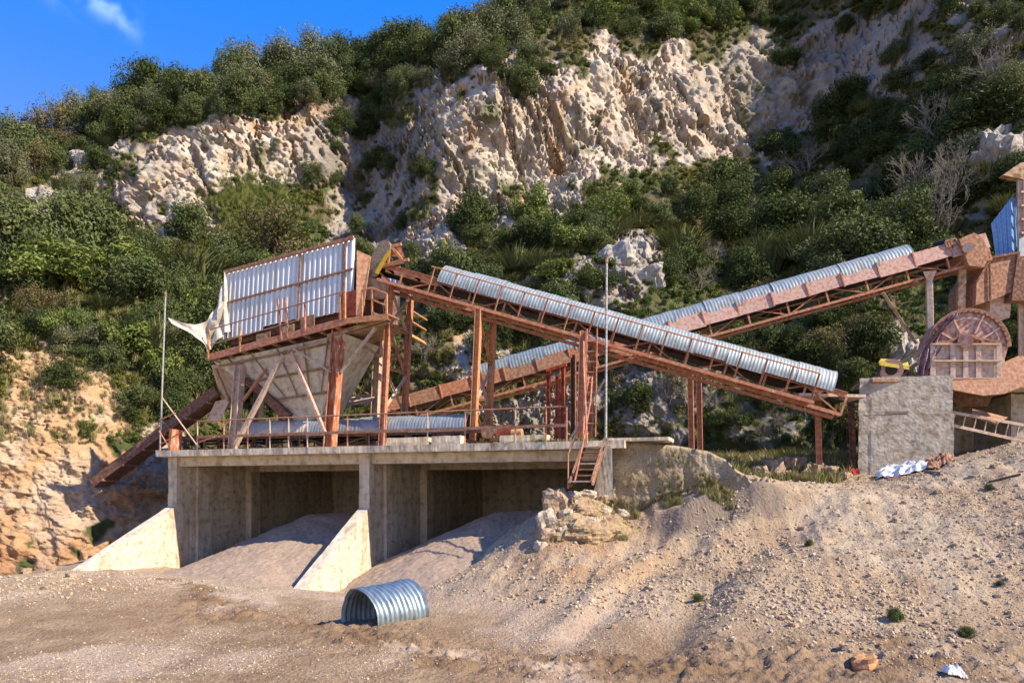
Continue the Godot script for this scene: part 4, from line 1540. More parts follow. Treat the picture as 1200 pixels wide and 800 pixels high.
# ---------------------------------------------------------------- roof railing, poles, stairs
func build_roof_fittings() -> void:
	var st: SurfaceTool
	var b := -0.12
	var t := thing("guard_railing", "rusty pipe guard railing along the front edge of the bunker roof", "railing", on(400, 523, b) * Vector3(1, 0, 1) + Vector3(0, 4.0, 0))
	var tops := [[231, 492], [665, 478]]
	for v in [[0.92, 0.022], [0.42, 0.03]]:
		st = tool()
		var p0 := on(231, 500, b)
		var p1 := on(664, 500, b)
		p0.y = 4.0 + v[0]
		p1.y = 4.0 + v[0] + 0.02
		if v[0] < 0.5:
			angle(st, p0, p1, 0.08)
		else:
			rod(st, p0, p1, v[1])
		part(t, "rail", st, mats.rust_brown)
	for px in [231, 262, 290, 316, 338, 360, 407, 452, 501, 545, 604, 640, 664]:
		st = tool()
		var p := on(px, 510, b)
		p.y = 4.0
		rod(st, p, p + Vector3(0, 0.92, 0), 0.024)
		part(t, "rail_post", st, mats.pale_rust if px in [231, 316, 338, 360, 501, 604] else mats.rust_red)
	for v in [[189, 465, 230, 521], [186, 505, 196, 521], [187, 521, 214, 505], [186, 492, 205, 484], [233, 518, 251, 512]]:
		st = tool()
		rod(st, on(v[0], v[1], b - 0.05), on(v[2], v[3], b - 0.05), 0.022)
		part(t, "end_stay", st, mats.rust_red if v[0] != 189 else mats.pale_rust)

	for v in [[187, 520, 193.5, 347, -0.1, 0.032, "thin grey pole with welded stub at the outer end of the bunker roof"], [710, 520, 711, 308, -0.15, 0.034, "tall thin grey pole with rusty tip standing beside the metal stairs"]]:
		var foot := on(v[0], v[1], v[4])
		foot.y = 4.0
		var tip := on(v[2], v[3], v[4])
		var o := thing("steel_pole", v[6], "pole", foot)
		st = tool()
		rod(st, foot, tip, v[5], v[5] * 0.8)
		part(o, "shaft", st, mats.pole_grey)
		st = tool()
		rod(st, tip, tip + Vector3(0, 0.14, 0), v[5] * 1.3)
		part(o, "tip", st, mats.rust_brown)
		st = tool()
		beam(st, foot - Vector3(0, 0.001, 0), foot + Vector3(0, 0.03, 0), 0.22, 0.22, ALONG)
		part(o, "foot_plate", st, mats.rust_brown)
		if v[0] > 700:
			st = tool()
			var q := on(664, 508, 1.2)
			q.y = 4.0
			rod(st, q, on(709, 444, -0.15), 0.028)
			part(o, "stay", st, mats.pole_grey)

	# stairs
	var s := thing("metal_stairs", "rusty steel stairs with bent handrails beside the bunker", "stairs", on(680, 572, -1.4))
	var l0 := on(685, 521, -0.4)
	var l1 := on(668, 568, -1.5)
	var r0 := on(708, 521, -0.4)
	var r1 := on(694, 566, -1.5)
	for v in [[l0, l1], [r0, r1]]:
		st = tool()
		channel(st, v[0], v[1], 0.06, 0.16, Vector3.UP)
		part(s, "stringer", st, mats.rust_brown)
	for k in 7:
		var u := (k + 0.45) / 7.0
		st = tool()
		var p: Vector3 = l0.lerp(l1, u)
		var q: Vector3 = r0.lerp(r1, u)
		q.y = p.y
		beam(st, p, q, 0.24, 0.035)
		part(s, "tread", st, mats.rust_brown if k % 3 else mats.pale_rust)
	for v in [[[666, 572], [666, 533], [685, 480], [690, 440]], [[673, 566], [684, 515], [692, 470], [694, 440]], [[688, 520], [686, 470], [684, 430], [684, 400]]]:
		st = tool()
		for k in 3:
			rod(st, on(v[k][0], v[k][1], lerpf(-1.5, -0.1, k / 3.0)), on(v[k + 1][0], v[k + 1][1], lerpf(-1.5, -0.1, (k + 1) / 3.0)), 0.024)
		part(s, "handrail", st, mats.rust_red)

# ---------------------------------------------------------------- retaining wall, block, rubble
func build_retaining_wall() -> void:
	var base := on(790, 590, 0.2)
	OFF = base
	var prof := [[714, 517], [745, 518], [790, 522], [828, 528], [848, 537], [866, 552], [884, 566], [905, 579], [935, 596]]
	var n := 96
	var m := 34
	var p := PackedVector3Array()
	var c := PackedColorArray()
	var nz := noise(61, 0.9, 4)
	var nf := noise(62, 4.0, 3)
	for i in m:
		for j in n:
			var px := lerpf(714, 935, j / (n - 1.0))
			var top := on(px, curve_at(prof, px), 0.15)
			var q: Vector3
			if i < 26:
				var y := lerpf(1.2, top.y, i / 25.0)
				q = Vector3(top.x, y, top.z)
				var lean := (top.y - y) * 0.03
				var ragged := 0.07 + 0.2 * smoothstep(835.0, 880.0, px)
				q += TOCAM * (lean + (ragged * nz.get_noise_3dv(q * 0.7) + 0.03 * nf.get_noise_3dv(q) + 0.07 * absf(fposmod(q.y * 1.7 + 0.35 * nz.get_noise_3dv(q), 1.0) - 0.5) - 0.16 * pow(maxf(0.0, nz.get_noise_3d(q.x * 2.2, q.y * 0.3, q.z * 2.2)), 1.5)))
			else:
				var k := (i - 25) / 8.0
				q = top - TOCAM * (k * 1.5) + Vector3(0, 0.1 * nz.get_noise_3dv(top * 1.7) * sin(k * PI) - k * k * 0.7, 0)
				q += Vector3(0, 0.05 * nf.get_noise_3dv(q), 0)
			p.append(q - base)
			var g := clampf(0.5 + nz.get_noise_3dv(q * 1.5) * 1.3, 0, 1)
			var col := Color(0.52, 0.425, 0.285).lerp(Color(0.43, 0.355, 0.245), g)
			var band := sin(q.y * 9.0 + nz.get_noise_3dv(q) * 2.0)
			col = col.lerp(Color(0.30, 0.225, 0.13), clampf(band * 0.6, 0, 0.5))
			c.append(col)
	single("retaining_wall", sheet(m, n, p, c), mats.earth_wall, "eroded tan earth and concrete retaining wall continuing the bunker front", "wall", base)
	# thin slab ends left on top
	OFF = on(730, 517, 0.0)
	var st := tool()
	rough_block(st, on(716, 520, 0.8), ALONG * 1.7, Vector3(0, 0.09, 0), TOCAM * 1.0, 0.12, 0.03, 65, 0.03)
	single("slab_fragment", st, mats.concrete, "broken thin concrete slab end on top of the eroded retaining wall", "slab", OFF)
	# stair plinth: the bright end wall beside the stairs
	OFF = on(708, 560, -0.2)
	st = tool()
	var w := []
	var v := []
	for q in [[694, 584], [719, 586], [717, 522], [709, 522]]:
		w.append(on(q[0], q[1], -0.05))
		v.append(on(q[0], q[1], -0.5))
	hexa(st, w, v)
	single("stair_cheek_wall", st, mats.concrete_pale, "bright tapering concrete cheek wall beside the rusty stairs", "wall", OFF)

func build_rubble() -> void:
	var g := RandomNumberGenerator.new()
	g.seed = 77
	# broken masonry that carries the stairs: photo column, row, distance, half size
	var rocks := [[652, 589, 18.5, 0.42, 0.36], [672, 582, 18.7, 0.2, 0.14], [690, 580, 18.9, 0.22, 0.14], [706, 586, 18.9, 0.2, 0.14], [641, 609, 18.2, 0.3, 0.24], [664, 603, 18.2, 0.2, 0.13], [684, 597, 18.4, 0.26, 0.14], [708, 600, 18.6, 0.2, 0.13], [729, 604, 18.8, 0.2, 0.17], [640, 628, 17.8, 0.24, 0.2], [660, 622, 17.8, 0.16, 0.12], [697, 612, 18.0, 0.18, 0.12], [716, 614, 18.3, 0.16, 0.12], [676, 590, 18.5, 0.14, 0.1], [634, 640, 17.6, 0.16, 0.14]]
	for i in rocks.size():
		var r: Array = rocks[i]
		var p := at(r[0], r[1], r[2])
		var o := single("masonry_block", rock_mesh(600 + i, Vector3(r[3], r[4], r[3] * 0.9), 0.35, 3), mats.rubble if i % 3 else mats.rubble_warm, "broken stone block in the rubble under the metal stairs", "stone block", p, "rubble under the stairs")
		o.rotation = Vector3(g.randf_range(-0.3, 0.3), g.randf_range(0, 6), g.randf_range(-0.3, 0.3))
	# the bank of rubble and earth that they stick out of
	var core := [[692, 634, 18.5, Vector3(1.3, 0.72, 1.0)], [680, 602, 18.9, Vector3(0.85, 0.42, 0.75)]]
	for i in 2:
		var r: Array = core[i]
		var o := single("rubble_bank", rock_mesh(650 + i, r[3], 0.2, 14, 0.0), mats.earth_bank, ["wide bank of earth and rubble under the foot of the metal stairs", "upper step of earth and rubble that the metal stairs stand on"][i], "rubble bank", at(r[0], r[1], r[2]))
		o.rotation.y = 0.4
	# grey limestone boulders standing out of the scrub
	var crags := [[28, 200, 0.9], [48, 193, 1.1], [66, 200, 0.8], [50, 240, 1.1], [72, 255, 0.7], [96, 190, 0.7], [1172, 172, 1.3], [1192, 186, 1.2], [1160, 196, 0.8], [1046, 408, 0.8], [1060, 422, 0.7], [752, 296, 0.7], [724, 306, 0.8], [760, 330, 0.7]]
	for i in crags.size():
		var r: Array = crags[i]
		var o := single("limestone_boulder", rock_mesh(560 + i, Vector3(r[2] * 1.1, r[2], r[2] * 0.8), 0.45, 5), mats.crag, "grey limestone boulder among the scrub %s" % ("at the top of the sunny slope" if r[0] < 200 else ("beside the blue panel" if r[0] > 1100 else ("behind the crusher motor" if r[0] > 1000 else "between the two conveyors and the cliff"))), "boulder", hill_point(r[0], r[1]), "limestone boulders on the hill")
		o.rotation = Vector3(g.randf_range(-0.4, 0.4), g.randf_range(0, 6), g.randf_range(-0.4, 0.4))
	# stones on the terrace and the heap
	var spots := [[905, 536, 23.2, 0.3], [930, 532, 23.4, 0.36], [955, 540, 22.8, 0.3], [975, 545, 22.6, 0.24], [890, 548, 22.6, 0.24], [918, 548, 22.5, 0.2], [940, 552, 22.2, 0.18], [992, 556, 21.8, 0.16]]
	for i in spots.size():
		var r: Array = spots[i]
		var p := at(r[0], r[1], r[2])
		p.y = ground_at(p.x, p.z) + r[3] * 0.35
		var o := single("boulder", rock_mesh(700 + i, Vector3(r[3] * 1.3, r[3], r[3]), 0.4, 3), mats.rubble_warm, "brown boulder lying under the low end of the conveyor", "boulder", p, "boulders under the conveyor")
		o.rotation.y = g.randf_range(0, 6)
	var pts := [[1013, 783, 0.17, "orange-brown rounded stone at the foot of the gravel heap"], [600, 700, 0.12, ""], [640, 706, 0.1, ""], [720, 735, 0.09, ""], [915, 726, 0.1, ""], [930, 735, 0.12, ""], [985, 700, 0.09, ""], [1120, 640, 0.1, ""], [1050, 610, 0.12, ""], [1100, 578, 0.13, ""], [1140, 560, 0.14, ""], [1020, 590, 0.1, ""], [870, 660, 0.1, ""], [760, 690, 0.1, ""], [1170, 700, 0.09, ""], [1085, 735, 0.1, ""], [990, 760, 0.1, ""], [830, 760, 0.08, ""], [60, 668, 0.16, ""], [30, 672, 0.2, ""], [82, 676, 0.12, ""], [110, 650, 0.18, ""], [52, 690, 0.08, ""], [1165, 548, 0.13, ""], [1060, 590, 0.11, ""], [1180, 590, 0.1, ""], [940, 620, 0.12, ""], [780, 640, 0.1, ""]]
	for i in pts.size():
		var r: Array = pts[i]
		if r[3] == "" and r[0] > 200:
			r = [r[0], r[1], r[2] * 0.62, ""]
		var p := ground_seen(r[0], r[1])
		p.y = ground_at(p.x, p.z) + r[2] * 0.2
		var bank: bool = r[0] < 200
		var o := single("loose_stone", rock_mesh(800 + i, Vector3(r[2] * 1.25, r[2] * 0.8, r[2]), 0.4, 2), mats.stone_orange if r[3] != "" else mats.rubble_warm, r[3] if r[3] != "" else ("stone fallen at the foot of the ochre bank" if bank else "pale stone lying loose on the gravel heap"), "stone", p, "" if r[3] != "" else ("stones below the bank" if bank else "loose stones on the heap"))
		o.rotation.y = g.randf_range(0, 6)

# ---------------------------------------------------------------- crusher and what stands round it
const CRUSH_U := Vector3(0.98, 0, 0.2)
const CRUSH_N := Vector3(-0.2, 0, 0.98)
func front(px: float, py: float, back: float) -> Vector3:      # on the crusher's front plane, or so many metres behind it
	var r := ray(px, py)
	var c := at(1134, 420, 24.0) - CRUSH_N * back
	return Vector3(0, EYE, 0) + r * ((c - Vector3(0, EYE, 0)).dot(CRUSH_N) / r.dot(CRUSH_N))

func build_crusher() -> void:
	var st: SurfaceTool
	# concrete foundation block
	var o := at(1005, 552, 22.2)
	o.y = 3.1
	var u := Vector3(0.98, 0, 0.2) * 2.62
	var back := Vector3(0.45, 0, -0.89) * 2.4
	OFF = o + u * 0.5
	st = tool()
	var fb := thing("concrete_foundation", "massive weathered concrete foundation block before the crusher", "concrete block", OFF)
	rough_block(st, o + back, u, Vector3(0.04, 1.86, 0), -back, 0.09, 0.018, 90, 0.05)
	part(fb, "lower_lift", st, mats.concrete_rough)
	st = tool()
	rough_block(st, o + back + Vector3(0.05, 1.87, 0.0) - u.normalized() * 0.02, u * 0.985, Vector3(0.02, 1.13, 0), -back * 0.985, 0.09, 0.018, 91, 0.06)
	part(fb, "upper_lift", st, mats.concrete_rough)
	# rear wall added as backing for the hollow, and right pier carrying the machine
	OFF = at(1190, 520, 25.4)
	st = tool()
	rough_block(st, at(1110, 540, 27.6), Vector3(4.6, 0, 0.4), Vector3(0, 2.9, 0), Vector3(0, 0, 0.5), 0.3, 0.05, 92, 0.05)
	single("added_rear_wall", st, mats.concrete, "concrete wall added as backing for the dark hollow under the crusher", "wall", OFF)
	OFF = at(1205, 520, 24.0)
	st = tool()
	rough_block(st, Vector3(17.0, 3.2, -27.6), Vector3(1.2, 0, 0), Vector3(0, 2.72, 0), Vector3(-0.5, 0, 3.2), 0.2, 0.04, 93, 0.05)  # pier depth stretched backwards to block sun from the hollow
	single("concrete_pier", st, mats.concrete_rough, "rounded concrete pier under the outer side of the crusher", "pier", OFF)

	OFF = at(1160, 455, 25.0)  # deck added to keep the hollow below in shade
	st = tool()
	var dk := at(1112, 455, 23.0)
	cast(st, [Vector3(dk.x, 5.95, -27.6), Vector3(dk.x, 5.95, -23.2), Vector3(dk.x + 4.6, 5.95, -23.2), Vector3(dk.x + 4.6, 5.95, -27.6)], [Vector3(dk.x, 6.14, -27.6), Vector3(dk.x, 6.14, -23.2), Vector3(dk.x + 4.6, 6.14, -23.2), Vector3(dk.x + 4.6, 6.14, -27.6)], 0.2, 0.015)
	single("shading_deck", st, mats.concrete, "thin concrete deck added over the hollow under the crusher to shade it", "deck", OFF)

	var t := thing("crusher", "rusty arched impact crusher with ribbed steel front panel", "crusher", front(1133, 450, 0.6))
	var D := 24.0
	# arched housing
	var n := 22
	var rim_pts := []
	var back_pts := []
	st = tool()
	var cen := front(1134, 408, 0.0)
	var R := 44.0 / FOCAL * D
	var loop := []
	for k in n + 1:
		var an := PI * k / n
		loop.append(cen + CRUSH_U * (cos(an) * R * 0.98) + Vector3(0, sin(an) * R, 0))
	loop.append(front(1090, 442, 0.0))
	loop.append(front(1172, 442, 0.0))
	poly_plate(st, loop, 0.95)
	var hs := part(t, "housing", st, mats.crusher_paint)
	for k in n:
		var p: Vector3 = loop[k]
		var q: Vector3 = loop[k + 1]
		st = tool()
		beam(st, p + CRUSH_N * 0.03, q + CRUSH_N * 0.03, 0.1, 0.13, (p - cen).normalized())
		part(hs, "rim_flange", st, mats.rust_brown)
	for k in range(1, n - 1):
		var p: Vector3 = cen + (loop[k] - cen) * 0.8
		var q: Vector3 = cen + (loop[k + 1] - cen) * 0.8
		st = tool()
		beam(st, p + CRUSH_N * 0.02, q + CRUSH_N * 0.02, 0.05, 0.06, (p - cen).normalized())
		part(hs, "inner_flange", st, mats.pale_rust)
		st = tool()
		var bp: Vector3 = cen + (loop[k] - cen) * 0.96
		rod(st, bp + CRUSH_N * 0.05, bp + CRUSH_N * 0.13, 0.035, -1, 6)
		part(hs, "bolt", st, mats.rust_dark)
	for k in [4, 8, 14, 18]:
		st = tool()
		beam(st, cen + (loop[k] - cen) * 0.42 + CRUSH_N * 0.03, cen + (loop[k] - cen) * 0.95 + CRUSH_N * 0.03, 0.05, 0.09, CRUSH_N)
		part(hs, "housing_rib", st, mats.pale_rust)
	# front panel with two rows of pockets
	var pl := 1093.0
	var pr := 1171.0
	st = tool()
	plate(st, front(pl, 444, -0.1), front(pr, 444, -0.1), front(pr, 403, -0.1), front(pl, 403, -0.1), 0.06)
	var fp := part(t, "front_panel", st, mats.pale_rust)
	for y in [403.5, 423.0, 443.5]:
		st = tool()
		beam(st, front(pl - 1, y, -0.17), front(pr + 1, y, -0.17), 0.16, 0.05)
		part(fp, "panel_rib", st, mats.pale_rust)
	for x in [1093.5, 1117, 1132, 1147, 1171]:
		st = tool()
		beam(st, front(x, 443, -0.17), front(x, 403, -0.17), 0.05, 0.15, CRUSH_U)
		part(fp, "panel_rib", st, mats.pale_rust)
	st = tool()
	rod(st, front(1132, 399, -0.3), front(1132, 399, 0.2), 0.22, -1, 18)
	rod(st, front(1132, 399, -0.36), front(1132, 399, -0.3), 0.1, -1, 12)
	part(t, "shaft_bearing", st, mats.crusher_paint)
	for v in [[1112, 401, 1127, 392], [1138, 394, 1160, 401], [1096, 402, 1116, 401], [1150, 401, 1170, 400]]:
		st = tool()
		beam(st, front(v[0], v[1], -0.08), front(v[2], v[3], -0.08), 0.12, 0.1)
		part(t, "bearing_bracket", st, mats.rust_brown)
	st = tool()
	beam(st, front(1088, 446, -0.1), front(1176, 446, -0.1), 0.5, 0.09)
	part(t, "sole_plate", st, mats.rust_brown)
	st = tool()
	plate(st, front(1175, 430, -0.05), front(1178, 428, -0.05), front(1178, 421, -0.05), front(1172, 415, -0.05), 0.05)
	part(t, "side_lug", st, mats.pale_rust)
	# discharge hood underneath
	st = tool()
	hexa(st, [front(1120, 476, 1.2), front(1122, 476, 0.2), front(1158, 476, 0.2), front(1158, 476, 1.2)], [front(1104, 450, 1.4), front(1104, 450, 0.0), front(1170, 450, 0.0), front(1170, 450, 1.4)])
	part(t, "discharge_hood", st, mats.rust_dark)

	# sheet apron round the base
	var ap := thing("steel_apron", "sagging rusty steel apron sheet under the crusher", "steel sheet", at(1150, 460, 23.6))
	var outline := [[[1012, 449], [1058, 449], [1098, 450], [1098, 445], [1060, 444], [1014, 444]], [[1097, 452], [1125, 459], [1152, 464], [1176, 462], [1200, 453], [1215, 448], [1215, 438], [1180, 444], [1130, 446]], [[1168, 446], [1215, 438], [1215, 418], [1192, 418], [1176, 425]]]
	for k in 3:
		st = tool()
		var pts := []
		var poly: Array = outline[k].duplicate()
		poly.reverse()
		for v in poly:
			var zz: float = [22.3, 22.9, 23.6][k]
			pts.append(at(v[0], v[1], zz + (450.0 - v[1]) * 0.012))
		poly_plate(st, pts, 0.04)
		part(ap, "apron_sheet", st, [mats.rust_brown, mats.rust_brown, mats.rust_brown][k])
	st = tool()
	beam(st, at(1012, 449, 22.6), at(1062, 449, 22.6), 1.2, 0.1)
	part(ap, "bearer", st, mats.rust_brown)

	# feed hopper on the far side
	var fh := thing("feed_hopper", "dark rusty feed hopper above the crusher", "feed hopper", at(1170, 340, 25.2))
	var polys := [[[1144, 357], [1161, 352], [1189, 341], [1194, 296], [1162, 302], [1145, 330]], [[1160, 372], [1184, 372], [1186, 343], [1161, 351]], [[1186, 352], [1215, 352], [1215, 300], [1193, 300]]]
	for k in 3:
		st = tool()
		var pts := []
		for v in polys[k]:
			pts.append(at(v[0], v[1], [25.0, 25.3, 24.9][k]))
		poly_plate(st, pts, [1.6, 1.0, 0.4][k])
		part(fh, ["hopper_body", "outlet", "wing_plate"][k], st, [mats.rust_brown, mats.pale_rust, mats.rust_dark][k])
	for v in [[1162, 302, 1194, 296, 0.09], [1194, 296, 1189, 341, 0.09], [1145, 330, 1162, 302, 0.07], [1161, 351, 1160, 305, 0.05]]:
		st = tool()
		beam(st, at(v[0], v[1], 24.95), at(v[2], v[3], 24.95), v[4], v[4])
		part(fh, "edge_angle", st, mats.rust_dark)

	# blue sheet and lattice tower at the edge of the picture
	var bs := thing("sheet_panel", "blue corrugated iron panel standing above the feed hopper", "iron panel", at(1178, 300, 25.8))
	st = tool()
	corrugated(st, at(1168, 304, 25.9), at(1188, 296, 25.6), at(1186, 231, 25.6), at(1162, 262, 25.9), 4, 0.05)
	part(bs, "sheet", st, mats.blue_sheet)
	st = tool()
	corrugated(st, at(1188, 296, 25.6), at(1195, 286, 25.9), at(1190, 232, 25.9), at(1186, 231, 25.6), 2, 0.03)
	part(bs, "sheet", st, mats.blue_sheet)
	var tw := thing("steel_tower", "pale rusty steel tower with a tan head beam beside the blue panel", "tower", at(1205, 420, 25.5))
	for v in [[1198, 420, 1196, 205, 0.17], [1222, 420, 1220, 200, 0.17]]:
		st = tool()
		ibeam(st, at(v[0], v[1], 25.4), at(v[2], v[3], 25.4), v[4], v[4], ALONG)
		part(tw, "column", st, mats.pale_rust)
	for k in 7:
		var y := 225.0 + k * 16.0
		st = tool()
		beam(st, at(1197, y, 25.3), at(1221, y, 25.3), 0.07, 0.07)
		part(tw, "rung", st, mats.pale_rust)
	st = tool()
	plate(st, at(1176, 205, 25.3), at(1225, 215, 25.3), at(1225, 185, 25.3), at(1196, 191, 25.3), 0.25)
	part(tw, "head_beam", st, mats.tan_steel)
	st = tool()
	plate(st, at(1194, 318, 25.2), at(1215, 318, 25.2), at(1215, 270, 25.2), at(1195, 280, 25.2), 0.03)
	part(tw, "cladding", st, mats.galvanised_b)

	# ladder and plate lying in the hollow
	var ld := thing("steel_ladder", "steel ladder lying slanted in the dark hollow under the crusher", "ladder", at(1150, 505, 23.2))
	for v in [[1111, 482, 1200, 498], [1111, 497, 1200, 517]]:
		st = tool()
		beam(st, at(v[0], v[1], 23.3), at(v[2], v[3], 23.1), 0.05, 0.09)
		part(ld, "rail", st, mats.pale_rust)
	for k in 7:
		var x := 1116.0 + k * 12.5
		st = tool()
		rod(st, at(x + 4, 483.0 + (x - 1111) * 0.18, 23.25), at(x, 497.0 + (x - 1111) * 0.225, 23.25), 0.02)
		part(ld, "rung", st, mats.pale_rust)
	var sp := thing("scrap_plate", "rusty scrap plate resting on the ladder under the crusher", "scrap plate", at(1160, 490, 23.4))
	st = tool()
	plate(st, at(1140, 487, 23.2), at(1168, 497, 23.2), at(1182, 489, 23.6), at(1140, 478, 23.6), 0.03)
	part(sp, "plate", st, mats.rust_brown)

	# motor with its yellow guard
	var mo := thing("electric_motor", "electric motor with pink pulley under a yellow sheet guard", "motor", at(1048, 446, 23.0))
	st = tool()
	rod(st, at(1045, 433, 22.9), at(1045, 433, 22.72), 0.34, -1, 24)
	rod(st, at(1046, 433, 23.6), at(1045, 433, 22.9), 0.26, -1, 20)
	var body := part(mo, "motor_body", st, mats.pink_paint)
	st = tool()
	rod(st, at(1045, 433, 22.74), at(1045, 433, 22.69), 0.17, -1, 18)
	part(body, "hub", st, mats.steel_dark)
	st = tool()
	plate(st, at(1030, 424, 22.6), at(1066, 430, 22.6), at(1064, 422, 23.4), at(1033, 420, 23.4), 0.05)
	hexa(st, [at(1031, 428, 22.65), at(1031, 428, 22.6), at(1066, 433, 22.6), at(1066, 433, 22.65)], [at(1031, 423, 22.65), at(1031, 423, 22.6), at(1066, 429, 22.6), at(1066, 429, 22.65)])
	part(mo, "guard", st, mats.yellow)
	for v in [[1031, 428, 1029, 446], [1066, 432, 1067, 446], [1056, 440, 1075, 426]]:
		st = tool()
		beam(st, at(v[2], v[3], 22.7), at(v[0], v[1], 22.7), 0.08, 0.1, ALONG)
		part(mo, "frame_leg", st, mats.steel_dark)
	st = tool()
	beam(st, at(1055, 425, 22.9), at(1078, 411, 23.3), 0.08, 0.12)
	part(mo, "drive_belt", st, mats.rubber)

	drape()
	debris()

func drape() -> void:
	var base := at(1094, 440, 23.7)
	OFF = base
	var nz := noise(46, 1.8, 3)
	var n := 26
	var m := 40
	var p := PackedVector3Array()
	for layer in 2:
		for j in m:
			for i in n:
				var u := i / (n - 1.0)
				var v := j / (m - 1.0)
				# lies over the shoulder of the arch, then hangs
				var lx := lerpf(1112.0, 1076.0, smoothstep(0.0, 0.75, v))
				var rx := lerpf(1124.0, 1104.0, smoothstep(0.0, 0.6, v)) - 10.0 * smoothstep(0.7, 1.0, v)
				var ly := lerpf(370.0, 446.0, pow(v, 1.15))
				var ry := lerpf(366.0, 424.0, pow(v, 1.2))
				var w := front(lerpf(lx, rx, u), lerpf(ly, ry, u), -0.12)
				w += CRUSH_N * (0.1 * sin(u * 17.0 + v * 3.0) * (0.3 + v) + 0.12 * nz.get_noise_3dv(w) - 0.012 * layer)
				p.append(w - base)
	var half := n * m
	var a := sheet(m, n, p.slice(0, half), PackedColorArray(), true)
	var b := sheet(m, n, p.slice(half), PackedColorArray(), false)
	var st := SurfaceTool.new()
	st.append_from(a, 0, Transform3D())
	st.append_from(b, 0, Transform3D())
	single("draped_cloth", st.commit(), mats.drape, "faded mauve cloth draped over the shoulder of the crusher", "cloth", base)

func crumpled(called: String, label: String, cat: String, px: float, py: float, w: float, d: float, h: float, m: Material, seed_: int, turn := 0.0) -> void:
	var c := ground_seen(px, py)
	c.y = ground_at(c.x, c.z)
	var nz := noise(seed_, 0.9, 3, FastNoiseLite.TYPE_SIMPLEX_SMOOTH, FastNoiseLite.FRACTAL_RIDGED)
	var n := 34
	var p := PackedVector3Array()
	for layer in 2:
		for j in n:
			for i in n:
				var u := i / (n - 1.0) - 0.5
				var v := j / (n - 1.0) - 0.5
				var q := Vector2(u * w * (1.0 + 0.25 * nz.get_noise_2d(v * 3.0, 9.0)), v * d * (1.0 + 0.3 * nz.get_noise_2d(u * 3.0, 4.0))).rotated(turn)
				var y := ground_at(c.x + q.x, c.z + q.y) + 0.04 + h * maxf(0.0, 0.5 + nz.get_noise_2d(u * 2.2, v * 2.2)) * (1.0 - pow(maxf(absf(u), absf(v)) * 2.0, 4) * 0.8) - 0.01 * layer
				p.append(Vector3(q.x, y - c.y, q.y))
	var half := n * n
	var st := SurfaceTool.new()
	st.append_from(sheet(n, n, p.slice(0, half), PackedColorArray(), true), 0, Transform3D())
	st.append_from(sheet(n, n, p.slice(half), PackedColorArray(), false), 0, Transform3D())
	single(called, st.commit(), m, label, cat, c)

func debris() -> void:
	crumpled("plastic_sheet", "crumpled white plastic sheet lying at the foot of the foundation block", "plastic sheet", 1060, 557, 1.3, 0.7, 0.22, mats.plastic, 201, 0.3)
	crumpled("scrap_cloth", "rust-brown scrap cloth bunched at the corner of the foundation block", "cloth", 1098, 548, 0.7, 0.5, 0.25, mats.rust_brown, 202)
	crumpled("red_rag", "small red rag on the ground beside the foundation block", "rag", 1000, 557, 0.3, 0.26, 0.16, mats.red_rag, 203)
	crumpled("white_bag", "flattened white bag at the foot of the gravel heap", "bag", 1118, 793, 0.22, 0.16, 0.07, mats.plastic, 204)
	for v in [[992, 562, 1032, 552, 0.16, mats.wood_grey, "grey weathered plank lying beside the plastic sheet", "plank"], [1040, 563, 1056, 561, 0.1, mats.rust_brown, "short brown plank end on the terrace before the foundation block", "plank"], [1085, 553, 1105, 556, 0.08, mats.rust_brown, "brown stick of timber by the scrap cloth", "timber"], [926, 555, 938, 538, 0.08, mats.wood_grey, "grey stick leaning on the boulders under the conveyor", "stick"], [1160, 566, 1196, 558, 0.06, mats.steel_dark, "dark iron bar half buried along the top of the heap", "iron bar"]]:
		var a := ground_seen(v[0], v[1])
		var b := ground_seen(v[2], v[3])
		a.y += 0.03
		b.y += 0.05
		OFF = a
		var st := tool()
		beam(st, a, b, v[4], 0.04 + v[4] * 0.1)
		single({"plank": "plank", "timber": "timber_stick", "stick": "wooden_stick", "iron bar": "iron_bar"}[v[7]], st, v[5], v[6], v[7], a)

func build_plant() -> void:
	build_bunker()
	build_heaps()
	build_retaining_wall()
	build_hopper()
	build_front_conveyor()
	build_rear_conveyor()
	build_roof_conveyor()
	build_roof_fittings()
	build_crusher()
	build_rubble()
	build_culvert()

# ================================================================ vegetation
var crowns := {}
var trunks := {}

